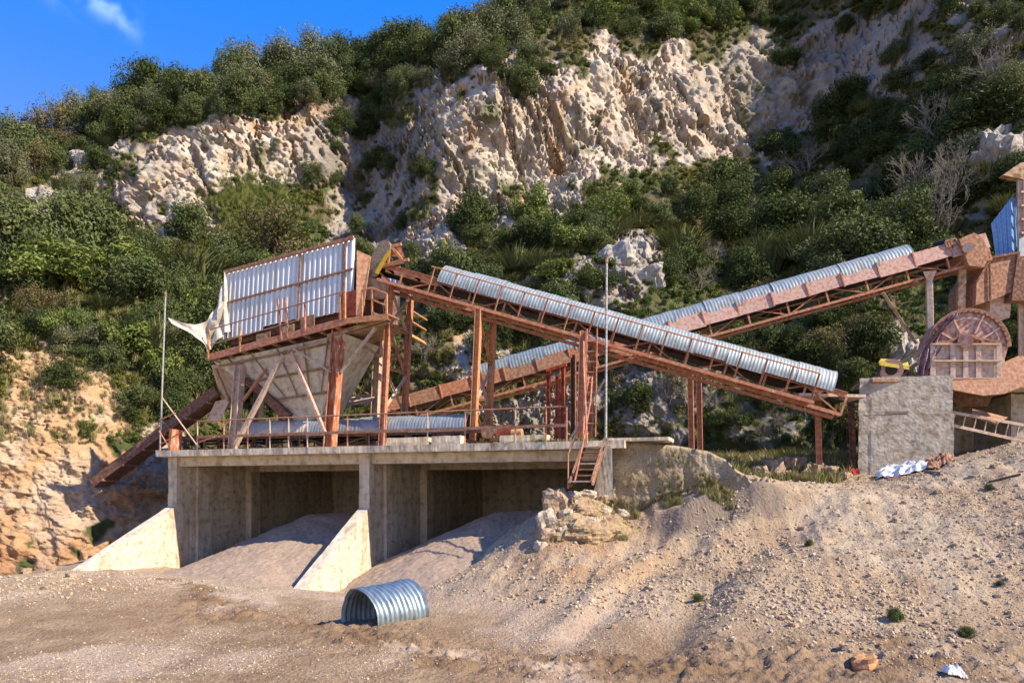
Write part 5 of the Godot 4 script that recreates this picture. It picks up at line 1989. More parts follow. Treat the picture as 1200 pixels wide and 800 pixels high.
# leaves in uneven clumps, in a crown of about unit radius standing on y = 0
func crown_mesh(seed_: int, clumps: int, per: int, leaf: float, flat: float, low: float, cols: Array, spread := 0.3) -> Array:
	var g := RandomNumberGenerator.new()
	g.seed = seed_
	var V := PackedVector3Array()
	var N := PackedVector3Array()
	var C := PackedColorArray()
	var I := PackedInt32Array()
	var centres := []
	for k in clumps:
		var d := Vector3(g.randfn(), g.randfn() * 0.9 + low, g.randfn()).normalized()
		var r := pow(g.randf(), 0.42) * g.randf_range(0.72, 1.0)
		var c := Vector3(d.x * r, 0.62 + d.y * r * flat, d.z * r)
		c.y = maxf(c.y, 0.1)
		centres.append(c)
		var size := spread * g.randf_range(0.55, 1.25)
		var tint: Color = cols[g.randi() % cols.size()]
		tint = tint * g.randf_range(0.75, 1.25)
		for i in int(per * size / spread):
			var o := Vector3(g.randfn(), g.randfn() * 0.75, g.randfn())
			o = o.normalized() * size * pow(g.randf(), 0.45)
			var p := c + o
			if p.y < 0.0:
				p.y *= -0.3
			var n := (o.normalized() * 0.9 + Vector3(g.randfn(), g.randfn() + 0.4, g.randfn()) * 0.5).normalized()
			var t := n.cross(Vector3(g.randfn(), g.randfn(), g.randfn())).normalized()
			var b := n.cross(t)
			var s := leaf * g.randf_range(0.6, 1.35)
			var q := V.size()
			var droop := n * (-0.25 * s)
			V.append(p - t * s + droop)
			V.append(p + b * s * 0.42)
			V.append(p + t * s + droop)
			V.append(p - b * s * 0.42)
			var col := tint * g.randf_range(0.84, 1.16)
			col.a = 1.0
			for m in 4:
				N.append(n)
				C.append(col)
			I.append_array(PackedInt32Array([q, q + 1, q + 2, q, q + 2, q + 3]))
	var arr := []
	arr.resize(Mesh.ARRAY_MAX)
	arr[Mesh.ARRAY_VERTEX] = V
	arr[Mesh.ARRAY_NORMAL] = N
	arr[Mesh.ARRAY_COLOR] = C
	arr[Mesh.ARRAY_INDEX] = I
	var m := ArrayMesh.new()
	m.add_surface_from_arrays(Mesh.PRIMITIVE_TRIANGLES, arr)
	return [m, centres]

func limb(st: SurfaceTool, p: Vector3, q: Vector3, r0: float, r1: float, g: RandomNumberGenerator) -> void:
	var mid := p.lerp(q, 0.5) + Vector3(g.randfn(), g.randfn() * 0.4, g.randfn()) * p.distance_to(q) * 0.1
	rod(st, p, mid, r0, (r0 + r1) / 2, 5)
	rod(st, mid, q, (r0 + r1) / 2, r1, 5)

func trunk_mesh(seed_: int, centres: Array, thick: float, stems: int) -> ArrayMesh:
	var g := RandomNumberGenerator.new()
	g.seed = seed_
	var st := tool()
	OFF = Vector3.ZERO
	for s in stems:
		var a := TAU * s / stems + g.randf()
		var foot := Vector3(cos(a), 0, sin(a)) * (0.08 if stems > 1 else 0.0) - Vector3(0, 0.25, 0)
		var fork := Vector3(cos(a) * 0.16, 0.38 + g.randf() * 0.15, sin(a) * 0.16)
		limb(st, foot, fork, thick, thick * 0.7, g)
		for k in range(s, centres.size(), stems):
			if k % 2 == 0 or centres.size() < 20:
				limb(st, fork, centres[k], thick * 0.5, thick * 0.12, g)
	return st.commit()

# bare twiggy crown: limbs that fork again and again
func twig_mesh(seed_: int, levels: int, cols_thick: float, lean := 0.0) -> ArrayMesh:
	var g := RandomNumberGenerator.new()
	g.seed = seed_
	var st := tool()
	OFF = Vector3.ZERO
	var todo := []
	for k in 5:
		var a := TAU * k / 5.0 + g.randf()
		todo.append([Vector3(0, -0.15, 0), Vector3(cos(a) * 0.5 + lean, 1.0, sin(a) * 0.5).normalized(), 0.5 + g.randf() * 0.2, cols_thick, levels])
	while todo.size() > 0:
		var j: Array = todo.pop_back()
		var q: Vector3 = j[0] + j[1] * j[2]
		limb(st, j[0], q, j[3], j[3] * 0.6, g)
		if j[4] > 0:
			for k in g.randi_range(2, 4):
				var d: Vector3 = (j[1] + Vector3(g.randfn(), g.randfn() * 0.8 + 0.15, g.randfn()) * 0.55).normalized()
				todo.append([j[0].lerp(q, g.randf_range(0.55, 1.0)), d, j[2] * g.randf_range(0.55, 0.8), j[3] * 0.6, j[4] - 1])
	return st.commit()

func tuft_mesh(seed_: int, blades: int, cols: Array, wide := 0.5, droop := 0.5) -> ArrayMesh:
	var g := RandomNumberGenerator.new()
	g.seed = seed_
	var V := PackedVector3Array()
	var N := PackedVector3Array()
	var C := PackedColorArray()
	var I := PackedInt32Array()
	for k in blades:
		var a := g.randf() * TAU
		var r := g.randf()
		var p := Vector3(cos(a), 0, sin(a)) * r * wide * 0.5
		var d := Vector3(cos(a) * g.randf() * wide, 1.0, sin(a) * g.randf() * wide).normalized()
		var l := g.randf_range(0.45, 1.0)
		var s := Vector3(-sin(a), 0, cos(a)) * 0.022
		var mid := p + d * l * 0.6
		var tip := mid + (d + Vector3(cos(a), -0.6, sin(a)) * droop).normalized() * l * 0.4
		var q := V.size()
		V.append_array(PackedVector3Array([p - s, p + s, mid + s * 0.8, mid - s * 0.8, tip]))
		var n := (d.cross(s)).normalized()
		var col: Color = cols[g.randi() % cols.size()] * g.randf_range(0.7, 1.3)
		col.a = 1.0
		for m in 5:
			N.append(n)
			C.append(col)
		I.append_array(PackedInt32Array([q, q + 1, q + 2, q, q + 2, q + 3, q + 3, q + 2, q + 4]))
	var arr := []
	arr.resize(Mesh.ARRAY_MAX)
	arr[Mesh.ARRAY_VERTEX] = V
	arr[Mesh.ARRAY_NORMAL] = N
	arr[Mesh.ARRAY_COLOR] = C
	arr[Mesh.ARRAY_INDEX] = I
	var m := ArrayMesh.new()
	m.add_surface_from_arrays(Mesh.PRIMITIVE_TRIANGLES, arr)
	return m

func stuff(called: String, mesh: Mesh, m: Material, where: Array, label: String, tints: Array = []) -> void:
	var mm := MultiMesh.new()
	mm.transform_format = MultiMesh.TRANSFORM_3D
	mm.use_colors = tints.size() > 0
	mm.mesh = mesh
	mm.instance_count = where.size()
	for i in where.size():
		mm.set_instance_transform(i, where[i])
		if tints.size() > 0:
			mm.set_instance_color(i, tints[i])
	var o := MultiMeshInstance3D.new()
	o.name = numbered(called)
	o.multimesh = mm
	o.material_override = m
	add_child(o)
	o.set_meta("kind", "stuff")
	o.set_meta("label", label)
	o.set_meta("category", called.replace("_", " "))

func make_kinds() -> void:
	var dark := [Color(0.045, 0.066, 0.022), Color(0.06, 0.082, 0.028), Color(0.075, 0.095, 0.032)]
	var mid := [Color(0.1, 0.125, 0.048), Color(0.122, 0.142, 0.056), Color(0.075, 0.1, 0.04)]
	var olive := [Color(0.15, 0.16, 0.095), Color(0.125, 0.138, 0.07), Color(0.175, 0.178, 0.1)]
	var lime := [Color(0.135, 0.175, 0.045), Color(0.105, 0.145, 0.04), Color(0.16, 0.19, 0.055)]
	var khaki := [Color(0.17, 0.14, 0.07), Color(0.13, 0.115, 0.05), Color(0.1, 0.1, 0.04)]
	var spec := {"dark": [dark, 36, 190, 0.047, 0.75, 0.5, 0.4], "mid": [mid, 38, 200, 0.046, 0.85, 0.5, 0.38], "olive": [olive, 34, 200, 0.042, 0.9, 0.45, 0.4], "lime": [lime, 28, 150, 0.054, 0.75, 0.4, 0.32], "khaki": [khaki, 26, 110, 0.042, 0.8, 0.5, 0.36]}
	for k in spec:
		var s: Array = spec[k]
		for v in 3:
			var r := crown_mesh(1000 + v * 17 + k.length() * 131 + k.unicode_at(0), s[1] + v * 3, s[2], s[3], s[4], s[5], s[0], s[6])
			crowns[k + str(v)] = r[0]
			trunks[k + str(v)] = trunk_mesh(50 + v, r[1], 0.045, 3 if v else 2)
	for v in 3:
		crowns["broom" + str(v)] = tuft_mesh(300 + v, 700, [Color(0.12, 0.14, 0.055), Color(0.15, 0.16, 0.065), Color(0.1, 0.115, 0.05)], 1.3, 0.7)
		trunks["broom" + str(v)] = trunk_mesh(70 + v, [Vector3(0.2, 0.5, 0), Vector3(-0.2, 0.5, 0.1)], 0.03, 2)
	for v in 3:
		crowns["bare" + str(v)] = twig_mesh(90 + v, 4, 0.022, 0.1 * v)
		trunks["bare" + str(v)] = trunk_mesh(60 + v, [Vector3(0.2, 0.6, 0), Vector3(-0.2, 0.6, 0.1), Vector3(0, 0.6, -0.2)], 0.05, 2)

var protos := {}
func plant_at(called: String, kind: String, p: Vector3, size: float, label: String, category: String, group: String, squash := 1.0) -> void:
	var g := rng
	var key := called + kind + label + group
	var o: Node3D
	if not protos.has(key):
		o = thing(called, label, category, p, group)
		part(o, "trunk", trunks[kind], mats.bark)
		part(o, "crown", crowns[kind], mats.twig if kind.begins_with("bare") else mats.leaf)
		protos[key] = o
	else:
		o = protos[key].duplicate()
		o.name = numbered(called)
		add_child(o)
		o.position = p
	o.rotation = Vector3(g.randf_range(-0.12, 0.12), g.randf_range(0, TAU), g.randf_range(-0.12, 0.12))
	o.scale = Vector3(size * g.randf_range(0.85, 1.15), size * squash * g.randf_range(0.72, 1.3), size * g.randf_range(0.8, 1.25))

# scatter over a patch of hillside given in photo columns and rows; kinds is a list of names to draw from
func patch(n: int, x0: float, x1: float, y0: float, y1: float, s0: float, s1: float, kinds: Array, called: String, label: String, category: String, group: String, bare_most := 0.45, squash := 1.0) -> void:
	var got := []
	var tries := 0
	while got.size() < n and tries < n * 14:
		tries += 1
		var px := rng.randf_range(x0, x1)
		var py := rng.randf_range(y0, y1)
		var b := bare_at(px, py).x
		if b > bare_most:
			continue
		var p := hill_point(px, py, b)
		var s := rng.randf_range(s0, s1)
		var clear := true
		for q in got:
			if p.distance_to(q[0]) < (s + q[1]) * 0.42:
				clear = false
				break
		if not clear:
			continue
		got.append([p, s])
		var kind: String = kinds[rng.randi() % kinds.size()]
		var look: String = {"mid": "olive-green", "dark": "dark green", "olive": "grey-green", "lime": "yellow-green", "khaki": "brownish", "broom": "feathery pale green", "bare": "leafless grey"}[kind]
		plant_at(called, kind + str(rng.randi() % 3), p - Vector3(0, s * 0.12, 0), s, look + " " + label, category, group, squash)

func build_vegetation() -> void:
	make_kinds()
	rng.seed = 2024
	# trees along the ridge
	var x := -40.0
	while x < 660.0:
		for row in 3:
			var px := x + rng.randf_range(-8, 8) + row * 12.0
			var top := curve_at(CREST, px)
			var p := hill_point(px, top + 2.0 + row * 16.0)
			var s := rng.randf_range(1.15, 2.0) * (1.2 if rng.randf() < 0.2 else 1.0) * (0.75 if row == 2 else 1.0)
			var kinds := ["mid", "dark", "olive", "olive", "mid"] if px > 80 else ["khaki", "olive", "mid"]
			var k: String = kinds[rng.randi() % kinds.size()]
			plant_at("ridge_tree", k + str(rng.randi() % 3), p, s, "%s tree on the ridge above the pale cliffs" % {"mid": "mid-green bushy", "dark": "dark evergreen", "olive": "grey-green olive-like", "khaki": "sparse yellowish"}[k], "tree", "trees along the ridge", 1.15)
		x += 27.0
	patch(20, 640, 900, -45, 6, 1.2, 2.0, ["mid", "dark", "olive"], "evergreen_tree", "leafy tree on the slope above the large cliff", "tree", "trees above the large cliff", 0.6, 1.1)
	patch(24, 620, 920, 6, 48, 0.9, 1.6, ["mid", "dark", "olive", "lime"], "evergreen_tree", "leafy tree on the slope above the large cliff", "tree", "trees above the large cliff", 0.6, 1.1)
	patch(8, 480, 640, 60, 92, 0.7, 1.2, ["dark", "mid", "olive"], "cliff_bush", "bush rooted on the lip of the large cliff", "bush", "bushes on the cliff lip", 1.1)
	patch(7, 570, 640, 78, 120, 0.8, 1.3, ["dark", "mid"], "cliff_bush", "bush rooted on the lip of the large cliff", "bush", "bushes on the cliff lip", 1.1)
	# the open slope beside the plant
	patch(60, -30, 345, 282, 470, 0.6, 2.2, ["mid", "mid", "dark", "lime", "olive", "broom", "khaki", "broom"], "scrub_bush", "rounded bush on the sunny scrub slope below the smaller cliff", "bush", "bushes on the sunny slope", 0.35)
	patch(22, -20, 130, 170, 290, 0.6, 1.1, ["mid", "olive", "dark", "broom"], "rock_bush", "small bush between the grey outcrops at the top of the scrub slope", "bush", "bushes between the outcrops", 0.75)
	patch(14, 60, 215, 400, 500, 0.55, 1.0, ["olive", "mid", "dark"], "bank_bush", "bush hanging over the edge of the ochre bank", "bush", "bushes over the ochre bank", 0.9)
	patch(9, 215, 300, 380, 470, 0.8, 1.3, ["lime", "mid", "mid"], "leafy_bush", "leafy bush behind the thin pole and the chute", "bush", "bushes behind the chute")
	# the recess between the cliffs
	patch(14, 385, 475, 92, 200, 0.6, 1.1, ["dark", "dark", "mid"], "ledge_bush", "bush on the ledges of the recess between the cliffs", "bush", "bushes in the recess", 1.1)
	patch(14, 330, 520, 200, 320, 0.5, 1.0, ["dark", "mid", "mid"], "ledge_bush", "bush on the ledges of the recess between the cliffs", "bush", "bushes in the recess", 0.9)
	# below the large cliff
	patch(30, 525, 780, 240, 345, 0.6, 1.6, ["mid", "dark", "mid", "lime", "broom"], "slope_bush", "dense bush on the slope under the large cliff", "bush", "bushes under the large cliff", 0.3)
	patch(18, 480, 700, 340, 440, 0.7, 1.2, ["dark", "mid", "dark"], "shade_bush", "bush seen between the two conveyors", "bush", "bushes between the conveyors", 0.7)
	patch(6, 500, 620, 350, 450, 0.8, 1.2, ["bare"], "bare_shrub", "twiggy shrub behind the red trestles", "shrub", "bare shrubs behind the trestles", 1.1)
	# the shaded gully
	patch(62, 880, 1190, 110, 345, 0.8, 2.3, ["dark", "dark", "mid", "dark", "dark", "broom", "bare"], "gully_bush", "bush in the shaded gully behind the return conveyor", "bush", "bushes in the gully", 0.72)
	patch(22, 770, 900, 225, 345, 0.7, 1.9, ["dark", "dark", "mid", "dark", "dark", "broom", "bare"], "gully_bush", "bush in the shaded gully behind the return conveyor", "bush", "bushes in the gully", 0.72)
	patch(30, 880, 1200, -10, 130, 0.7, 1.3, ["dark", "mid", "olive"], "crag_bush", "bush growing among the grey crags above the gully", "bush", "bushes among the crags", 0.85)
	patch(9, 960, 1160, 120, 300, 0.6, 0.9, ["lime"], "lime_shrub", "shrub standing out in the shaded gully", "shrub", "light shrubs in the gully", 1.1)
	for v in [[1088, 235, 2.2], [1112, 215, 2.4], [1100, 265, 2.0], [1072, 190, 1.7], [1125, 175, 1.6]]:
		plant_at("bare_tree", "bare" + str(rng.randi() % 3), hill_point(v[0], v[1] + 26.0) + Vector3(0, 0, 0.5), v[2], "leafless grey tree in front of the gully, above the return conveyor", "tree", "leafless trees in the gully")
	patch(26, 740, 1010, 400, 515, 0.6, 1.1, ["khaki", "dark", "bare", "mid"], "undergrowth_shrub", "scraggy shrub below the conveyors near the foundation block", "shrub", "shrubs below the conveyors", 1.1)
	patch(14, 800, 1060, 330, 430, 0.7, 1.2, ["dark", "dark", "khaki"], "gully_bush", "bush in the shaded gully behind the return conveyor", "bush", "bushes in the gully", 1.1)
	patch(8, 1160, 1215, 360, 430, 0.6, 0.9, ["dark"], "dark_bush", "bush close behind the crusher", "bush", "bushes behind the crusher", 1.1)

	# ground cover on the slopes
	var sprig := crown_mesh(77, 7, 26, 0.2, 0.5, 0.4, [Color(0.06, 0.085, 0.025), Color(0.09, 0.115, 0.035), Color(0.12, 0.12, 0.05)], 0.5)
	var where := []
	var tints := []
	for i in 26000:
		var px := rng.randf_range(-60, 1260)
		var py := rng.randf_range(curve_at(CREST, px), 520)
		var b := bare_at(px, py).x
		if rng.randf() < b * 1.25 - 0.02 * float(b > 0.3):
			continue
		if nz_edge.get_noise_2d(px * 3.0 + 500.0, py * 3.0) < -0.16:
			continue
		var p := hill_point(px, py, b)
		var s := rng.randf_range(0.12, 0.34) * (0.7 if -p.z < 34.0 else 1.0)
		where.append(Transform3D(Basis(Vector3.UP, rng.randf() * TAU).scaled(Vector3(s, s * rng.randf_range(0.6, 1.2), s)), p))
		var warm := clampf(nz_tone.get_noise_3dv(p * 0.7) * 1.6 + 0.3, 0, 1)
		tints.append(Color(0.8, 1.0, 0.75).lerp(Color(1.6, 1.25, 0.9), warm))
	stuff("undergrowth", sprig[0], mats.leaf, where, "low green undergrowth covering the slopes between the bushes", tints)

	# grass: dry tufts on the bank, the terrace and under the conveyors; green at the wall foot and in the recess
	var green := [Color(0.13, 0.165, 0.045), Color(0.18, 0.185, 0.06), Color(0.11, 0.14, 0.035)]
	var straw := [Color(0.36, 0.3, 0.16), Color(0.29, 0.25, 0.125), Color(0.22, 0.21, 0.09)]
	var t_green := tuft_mesh(5, 34, green)
	var t_straw := tuft_mesh(6, 34, straw)
	var w1 := []
	var w2 := []
	for i in 1400:        # foot of the retaining wall and the stair rubble
		var px := rng.randf_range(716, 860)
		var p := on(px, 560, rng.randf_range(-0.55, -0.1))
		p.y = ground_at(p.x, p.z) - 0.02
		if px > 800 and rng.randf() < 0.6:
			continue
		if nz_g2.get_noise_2d(p.x * 1.4, p.z * 1.4) < -0.12:
			continue
		var s := rng.randf_range(0.06, 0.22)
		(w1 if rng.randf() < 0.3 else w2).append(Transform3D(Basis(Vector3.UP, rng.randf() * TAU).scaled(Vector3(s, s * 1.1, s)), p))
	for i in 130:         # grass rooted in the lower courses of the wall
		var px := rng.randf_range(718, 850)
		var up := pow(rng.randf(), 1.6) * 1.1 * (1.0 - smoothstep(790.0, 850.0, px))
		var p := on(px, 570, 0.0)
		p = Vector3(p.x, ground_at(p.x, p.z) + up, p.z) + TOCAM * (0.05 + (2.6 - up) * 0.09)
		var s := rng.randf_range(0.08, 0.22)
		(w1 if rng.randf() < 0.35 else w2).append(Transform3D(Basis(ALONG, 0.5) * Basis(Vector3.UP, rng.randf() * TAU).scaled(Vector3(s, s, s)), p))
	for i in 700:
		var p := at(rng.randf_range(636, 735), 600, rng.randf_range(17.6, 19.4))
		p.y = ground_at(p.x, p.z) - 0.02
		var s := rng.randf_range(0.1, 0.28)
		(w1 if rng.randf() < 0.4 else w2).append(Transform3D(Basis(Vector3.UP, rng.randf() * TAU).scaled(Vector3(s, s, s)), p))
	for i in 2600:        # terrace behind the wall, below the conveyors
		var p := at(rng.randf_range(716, 1010), 520, rng.randf_range(21.5, 30.0))
		if plant(p).z < 0.9:
			continue
		p.y = ground_at(p.x, p.z) - 0.03
		if nz_g2.get_noise_2d(p.x, p.z) < -0.1:
			continue
		var s := rng.randf_range(0.2, 0.6)
		(w1 if rng.randf() < 0.35 else w2).append(Transform3D(Basis(Vector3.UP, rng.randf() * TAU).scaled(Vector3(s, s, s)), p))
	for i in 500:         # weeds along the roof edge
		var a := rng.randf_range(9.5, 13.8)
		var s := rng.randf_range(0.08, 0.2) * (1.0 if a > 12.0 else 0.6)
		(w1 if rng.randf() < 0.5 else w2).append(Transform3D(Basis(Vector3.UP, rng.randf() * TAU).scaled(Vector3(s, s, s)), loc(a, 3.99, rng.randf_range(0.0, 0.9))))
	for i in 9000:        # slopes
		var px := rng.randf_range(-60, 1220)
		var py := rng.randf_range(curve_at(CREST, px), 520)
		var b := bare_at(px, py).x
		var lush: bool = pow((px - 300) / 48.0, 2) + pow((py - 245) / 30.0, 2) < 1.0 or pow((px - 640) / 80.0, 2) + pow((py - 256) / 14.0, 2) < 1.0
		if b > 0.55 and rng.randf() > 0.14:
			continue
		var p := hill_point(px, py, b)
		var s := rng.randf_range(0.25, 0.55)
		(w1 if lush or rng.randf() < 0.45 else w2).append(Transform3D(Basis(Vector3.UP, rng.randf() * TAU).scaled(Vector3(s, s, s)), p - Vector3(0, 0.04, 0)))
	for i in 1400:        # dry grass on the ochre bank
		var px := rng.randf_range(-30, 190)
		var py := rng.randf_range(400, 520)
		if nz_edge.get_noise_2d(px * 2.0, py * 2.0) < 0.0:
			continue
		var s := rng.randf_range(0.12, 0.3)
		w2.append(Transform3D(Basis(Vector3.UP, rng.randf() * TAU).scaled(Vector3(s, s, s)), hill_point(px, py)))
	for i in 2600:        # the lush patch under the smaller cliff
		var q := Vector2(rng.randfn(), rng.randfn()) * 0.55
		var s := rng.randf_range(0.25, 0.5)
		w1.append(Transform3D(Basis(Vector3.UP, rng.randf() * TAU).scaled(Vector3(s, s, s)), hill_point(298 + q.x * 46, 245 + q.y * 30)))
	stuff("grass", t_green, mats.leaf, w1, "green grass tufts at the wall foot and on the slopes")
	stuff("grass", t_straw, mats.leaf, w2, "dry straw-coloured grass tufts on the bank, terrace and slopes")
	# weeds on the gravel heap, few enough to count
	for v in [[1050, 728, 0.15], [1134, 746, 0.14], [818, 706, 0.11], [948, 640, 0.1], [1160, 575, 0.12], [1172, 687, 0.09]]:
		var p := ground_seen(v[0], v[1])
		p.y = ground_at(p.x, p.z) - 0.02
		plant_at("weed", "mid" + str(rng.randi() % 3), p, v[2], "small green weed growing on the gravel heap", "weed", "weeds on the heap")

func build_stones() -> void:
	var g := RandomNumberGenerator.new()
	g.seed = 99
	var sets := [[], [], []]
	var tints := [[], [], []]
	var n := 0
	while n < 90000:
		var d := 26.0 - sqrt(g.randf()) * 16.5
		var px := g.randf_range(-20, 1220)
		var x := (px - 600.0) / FOCAL * d
		var z := -d
		var l := plant(Vector3(x, 0, z))
		if l.z > -0.4 and l.x > -0.5 and l.x < 14.4:
			continue
		n += 1
		var y := ground_at(x, z)
		var heap := smoothstep(0.12, 0.7, y)
		var patchy := nz_tone.get_noise_2d(x * 2.0 + 9.0, z * 2.0)
		if g.randf() > lerpf(0.03 + clampf(patchy * 1.1, 0, 0.4), 0.75 + clampf(nz_g1.get_noise_2d(x * 2.5, z * 1.2) * 2.0, -0.35, 0.45), heap):
			continue
		var s := lerpf(0.004, 0.006, heap) + 0.009 * pow(g.randf(), 2.5) + (0.034 * pow(g.randf(), 9.0) if heap > 0.3 else 0.01 * pow(g.randf(), 8.0))
		var k := g.randi() % 3
		var bs := Basis.from_euler(Vector3(g.randf() * TAU, g.randf() * TAU, g.randf() * TAU)).scaled(Vector3(s, s, s))
		sets[k].append(Transform3D(bs, Vector3(x, y + s * 0.25, z)))
		var c := Color(0.45, 0.355, 0.25).lerp(Color(0.37, 0.265, 0.165), g.randf() * (1.0 if heap > 0.4 else 0.7)) * g.randf_range(0.7, 1.2)
		c.a = 1.0
		tints[k].append(c)
	for k in 3:
		stuff("gravel", rock_mesh(900 + k, Vector3(1.2, 0.85, 1.0), 0.5, 1), mats.pebble, sets[k], ["pale loose gravel strewn over the heap and the yard", "fine loose gravel strewn over the heap and the yard", "coarse loose gravel strewn over the heap and the yard"][k], tints[k])

func make_materials() -> void:
	var white := Color.WHITE
	var mottled := noise_texture(101, 0.02, [lin(0.62, 0.6, 0.58), white, lin(0.82, 0.8, 0.78), white], [0.2, 0.45, 0.6, 0.85], 6)
	var grain := noise_texture(102, 0.05, [lin(0.55, 0.54, 0.53), lin(0.9, 0.9, 0.9), white], [0.25, 0.5, 0.75], 5)
	mats.rock = surface(mottled, 0.32, 0.95, 0.0, normal_texture(103, 0.02, 10.0, 6), 1.0, grain, 1.3, true)
	var pebble := noise_texture(104, 0.06, [lin(0.5, 0.48, 0.46), lin(0.86, 0.85, 0.84), white, lin(0.7, 0.68, 0.66)], [0.2, 0.45, 0.65, 0.85], 4, FastNoiseLite.TYPE_CELLULAR)
	mats.ground = surface(mottled, 0.45, 0.95, 0.0, normal_texture(105, 0.05, 8.0, 5), 0.85, pebble, 1.8, true)
	# concrete: cast faces with rain streaks
	var streak := noise_texture(110, 0.012, [lin(0.47, 0.39, 0.28), lin(0.61, 0.54, 0.43), lin(0.68, 0.62, 0.51), lin(0.6, 0.53, 0.41)], [0.18, 0.42, 0.65, 0.9], 6)
	var blots := noise_texture(111, 0.018, [lin(0.52, 0.49, 0.45), lin(0.86, 0.85, 0.83), white, lin(0.8, 0.77, 0.73)], [0.15, 0.42, 0.66, 0.92], 6)
	var rough_n := normal_texture(112, 0.03, 6.0, 6)
	mats.concrete = surface(streak, 0.4, 0.92, 0.0, rough_n, 0.5, blots, 0.33)
	mats.concrete.albedo_color = lin(1.0, 0.95, 0.87)
	mats.concrete_pale = surface(streak, 0.4, 0.9, 0.0, rough_n, 0.5, blots, 0.5)
	for m in [mats.concrete, mats.concrete_pale]:
		m.uv1_scale = Vector3(0.34, 0.045, 0.34)
	mats.concrete_rough = surface(streak, 0.25, 0.95, 0.0, normal_texture(113, 0.06, 6.0, 5), 0.3, blots, 0.4)
	mats.concrete_rough.albedo_color = lin(0.72, 0.72, 0.74)
	mats.earth_wall = surface(mottled, 0.4, 0.97, 0.0, rough_n, 1.0, grain, 0.9, true)
	mats.gravel = surface(noise_texture(114, 0.09, [lin(0.4, 0.38, 0.37), lin(0.8, 0.78, 0.76), white, lin(0.62, 0.56, 0.52)], [0.15, 0.42, 0.62, 0.9], 2, FastNoiseLite.TYPE_CELLULAR), 1.2, 0.95, 0.0, normal_texture(115, 0.09, 10.0, 2, FastNoiseLite.TYPE_CELLULAR), 1.0, mottled, 0.5, true)
	# steel: rust, old primer, worn paint
	var steel_n := normal_texture(120, 0.03, 3.0, 5)
	mats.rust_red = surface(noise_texture(121, 0.03, [lin(0.24, 0.1, 0.06), lin(0.4, 0.155, 0.085), lin(0.45, 0.21, 0.13), lin(0.5, 0.35, 0.26)], [0.05, 0.4, 0.62, 1.0], 6), 0.4, 0.82, 0.0, steel_n, 0.4)
	mats.rust_orange = surface(noise_texture(122, 0.03, [lin(0.3, 0.13, 0.06), lin(0.5, 0.2, 0.075), lin(0.54, 0.27, 0.13), lin(0.54, 0.38, 0.27)], [0.05, 0.4, 0.62, 1.0], 6), 0.4, 0.8, 0.0, steel_n, 0.4)
	mats.rust_bright = surface(noise_texture(123, 0.018, [lin(0.16, 0.05, 0.03), lin(0.42, 0.085, 0.04), lin(0.48, 0.13, 0.07)], [0.2, 0.45, 0.8], 6), 0.4, 0.75, 0.0, steel_n, 0.4)
	mats.rust_brown = surface(noise_texture(124, 0.03, [lin(0.16, 0.085, 0.055), lin(0.28, 0.145, 0.09), lin(0.35, 0.2, 0.13), lin(0.45, 0.33, 0.24)], [0.05, 0.4, 0.64, 1.0], 6), 0.4, 0.88, 0.0, steel_n, 0.6)
	mats.rust_dark = surface(noise_texture(125, 0.03, [lin(0.08, 0.045, 0.034), lin(0.15, 0.078, 0.054), lin(0.21, 0.115, 0.08), lin(0.32, 0.22, 0.165)], [0.05, 0.42, 0.66, 1.0], 6), 0.4, 0.9, 0.0, steel_n, 0.6)
	mats.pale_rust = surface(noise_texture(126, 0.026, [lin(0.36, 0.19, 0.125), lin(0.46, 0.33, 0.25), lin(0.53, 0.43, 0.35), lin(0.5, 0.4, 0.33)], [0.05, 0.35, 0.6, 1.0], 6), 0.4, 0.85, 0.0, steel_n, 0.4)
	mats.pink_paint = surface(noise_texture(127, 0.026, [lin(0.38, 0.14, 0.1), lin(0.46, 0.27, 0.21), lin(0.53, 0.38, 0.32), lin(0.48, 0.26, 0.2)], [0.05, 0.38, 0.6, 1.0], 6), 0.4, 0.8, 0.0, steel_n, 0.4)
	mats.crusher_paint = surface(noise_texture(128, 0.022, [lin(0.36, 0.12, 0.09), lin(0.42, 0.2, 0.155), lin(0.5, 0.36, 0.3), lin(0.53, 0.43, 0.37)], [0.15, 0.42, 0.58, 0.9], 5), 0.7, 0.8, 0.0, steel_n, 0.5)
	mats.crusher_paint.uv1_scale = Vector3(0.5, 0.32, 0.5)
	mats.leg_orange = surface(noise_texture(129, 0.014, [lin(0.5, 0.4, 0.33), lin(0.4, 0.2, 0.12), lin(0.42, 0.13, 0.05), lin(0.34, 0.09, 0.04)], [0.25, 0.4, 0.52, 0.8], 5), 0.8, 0.8, 0.0, steel_n, 0.4)
	mats.leg_orange.uv1_scale = Vector3(0.9, 0.3, 0.9)
	mats.tan_steel = surface(noise_texture(130, 0.016, [lin(0.2, 0.1, 0.05), lin(0.36, 0.24, 0.15), lin(0.44, 0.33, 0.22)], [0.22, 0.45, 0.8], 6), 0.4, 0.85, 0.0, steel_n, 0.5)
	mats.hopper_plate = surface(noise_texture(131, 0.012, [lin(0.314, 0.238, 0.175), lin(0.493, 0.452, 0.376), lin(0.582, 0.552, 0.484), lin(0.493, 0.452, 0.376)], [0.2, 0.4, 0.62, 0.9], 6), 0.5, 0.8, 0.0, steel_n, 0.4)
	mats.hopper_rib = surface(noise_texture(132, 0.02, [lin(0.2, 0.12, 0.075), lin(0.33, 0.24, 0.17), lin(0.42, 0.33, 0.25)], [0.25, 0.5, 0.8], 5), 0.9, 0.85)
	mats.steel_dark = surface(noise_texture(133, 0.03, [lin(0.02, 0.018, 0.017), lin(0.06, 0.05, 0.045)], [0.3, 0.8], 4), 1.0, 0.7, 0.3)
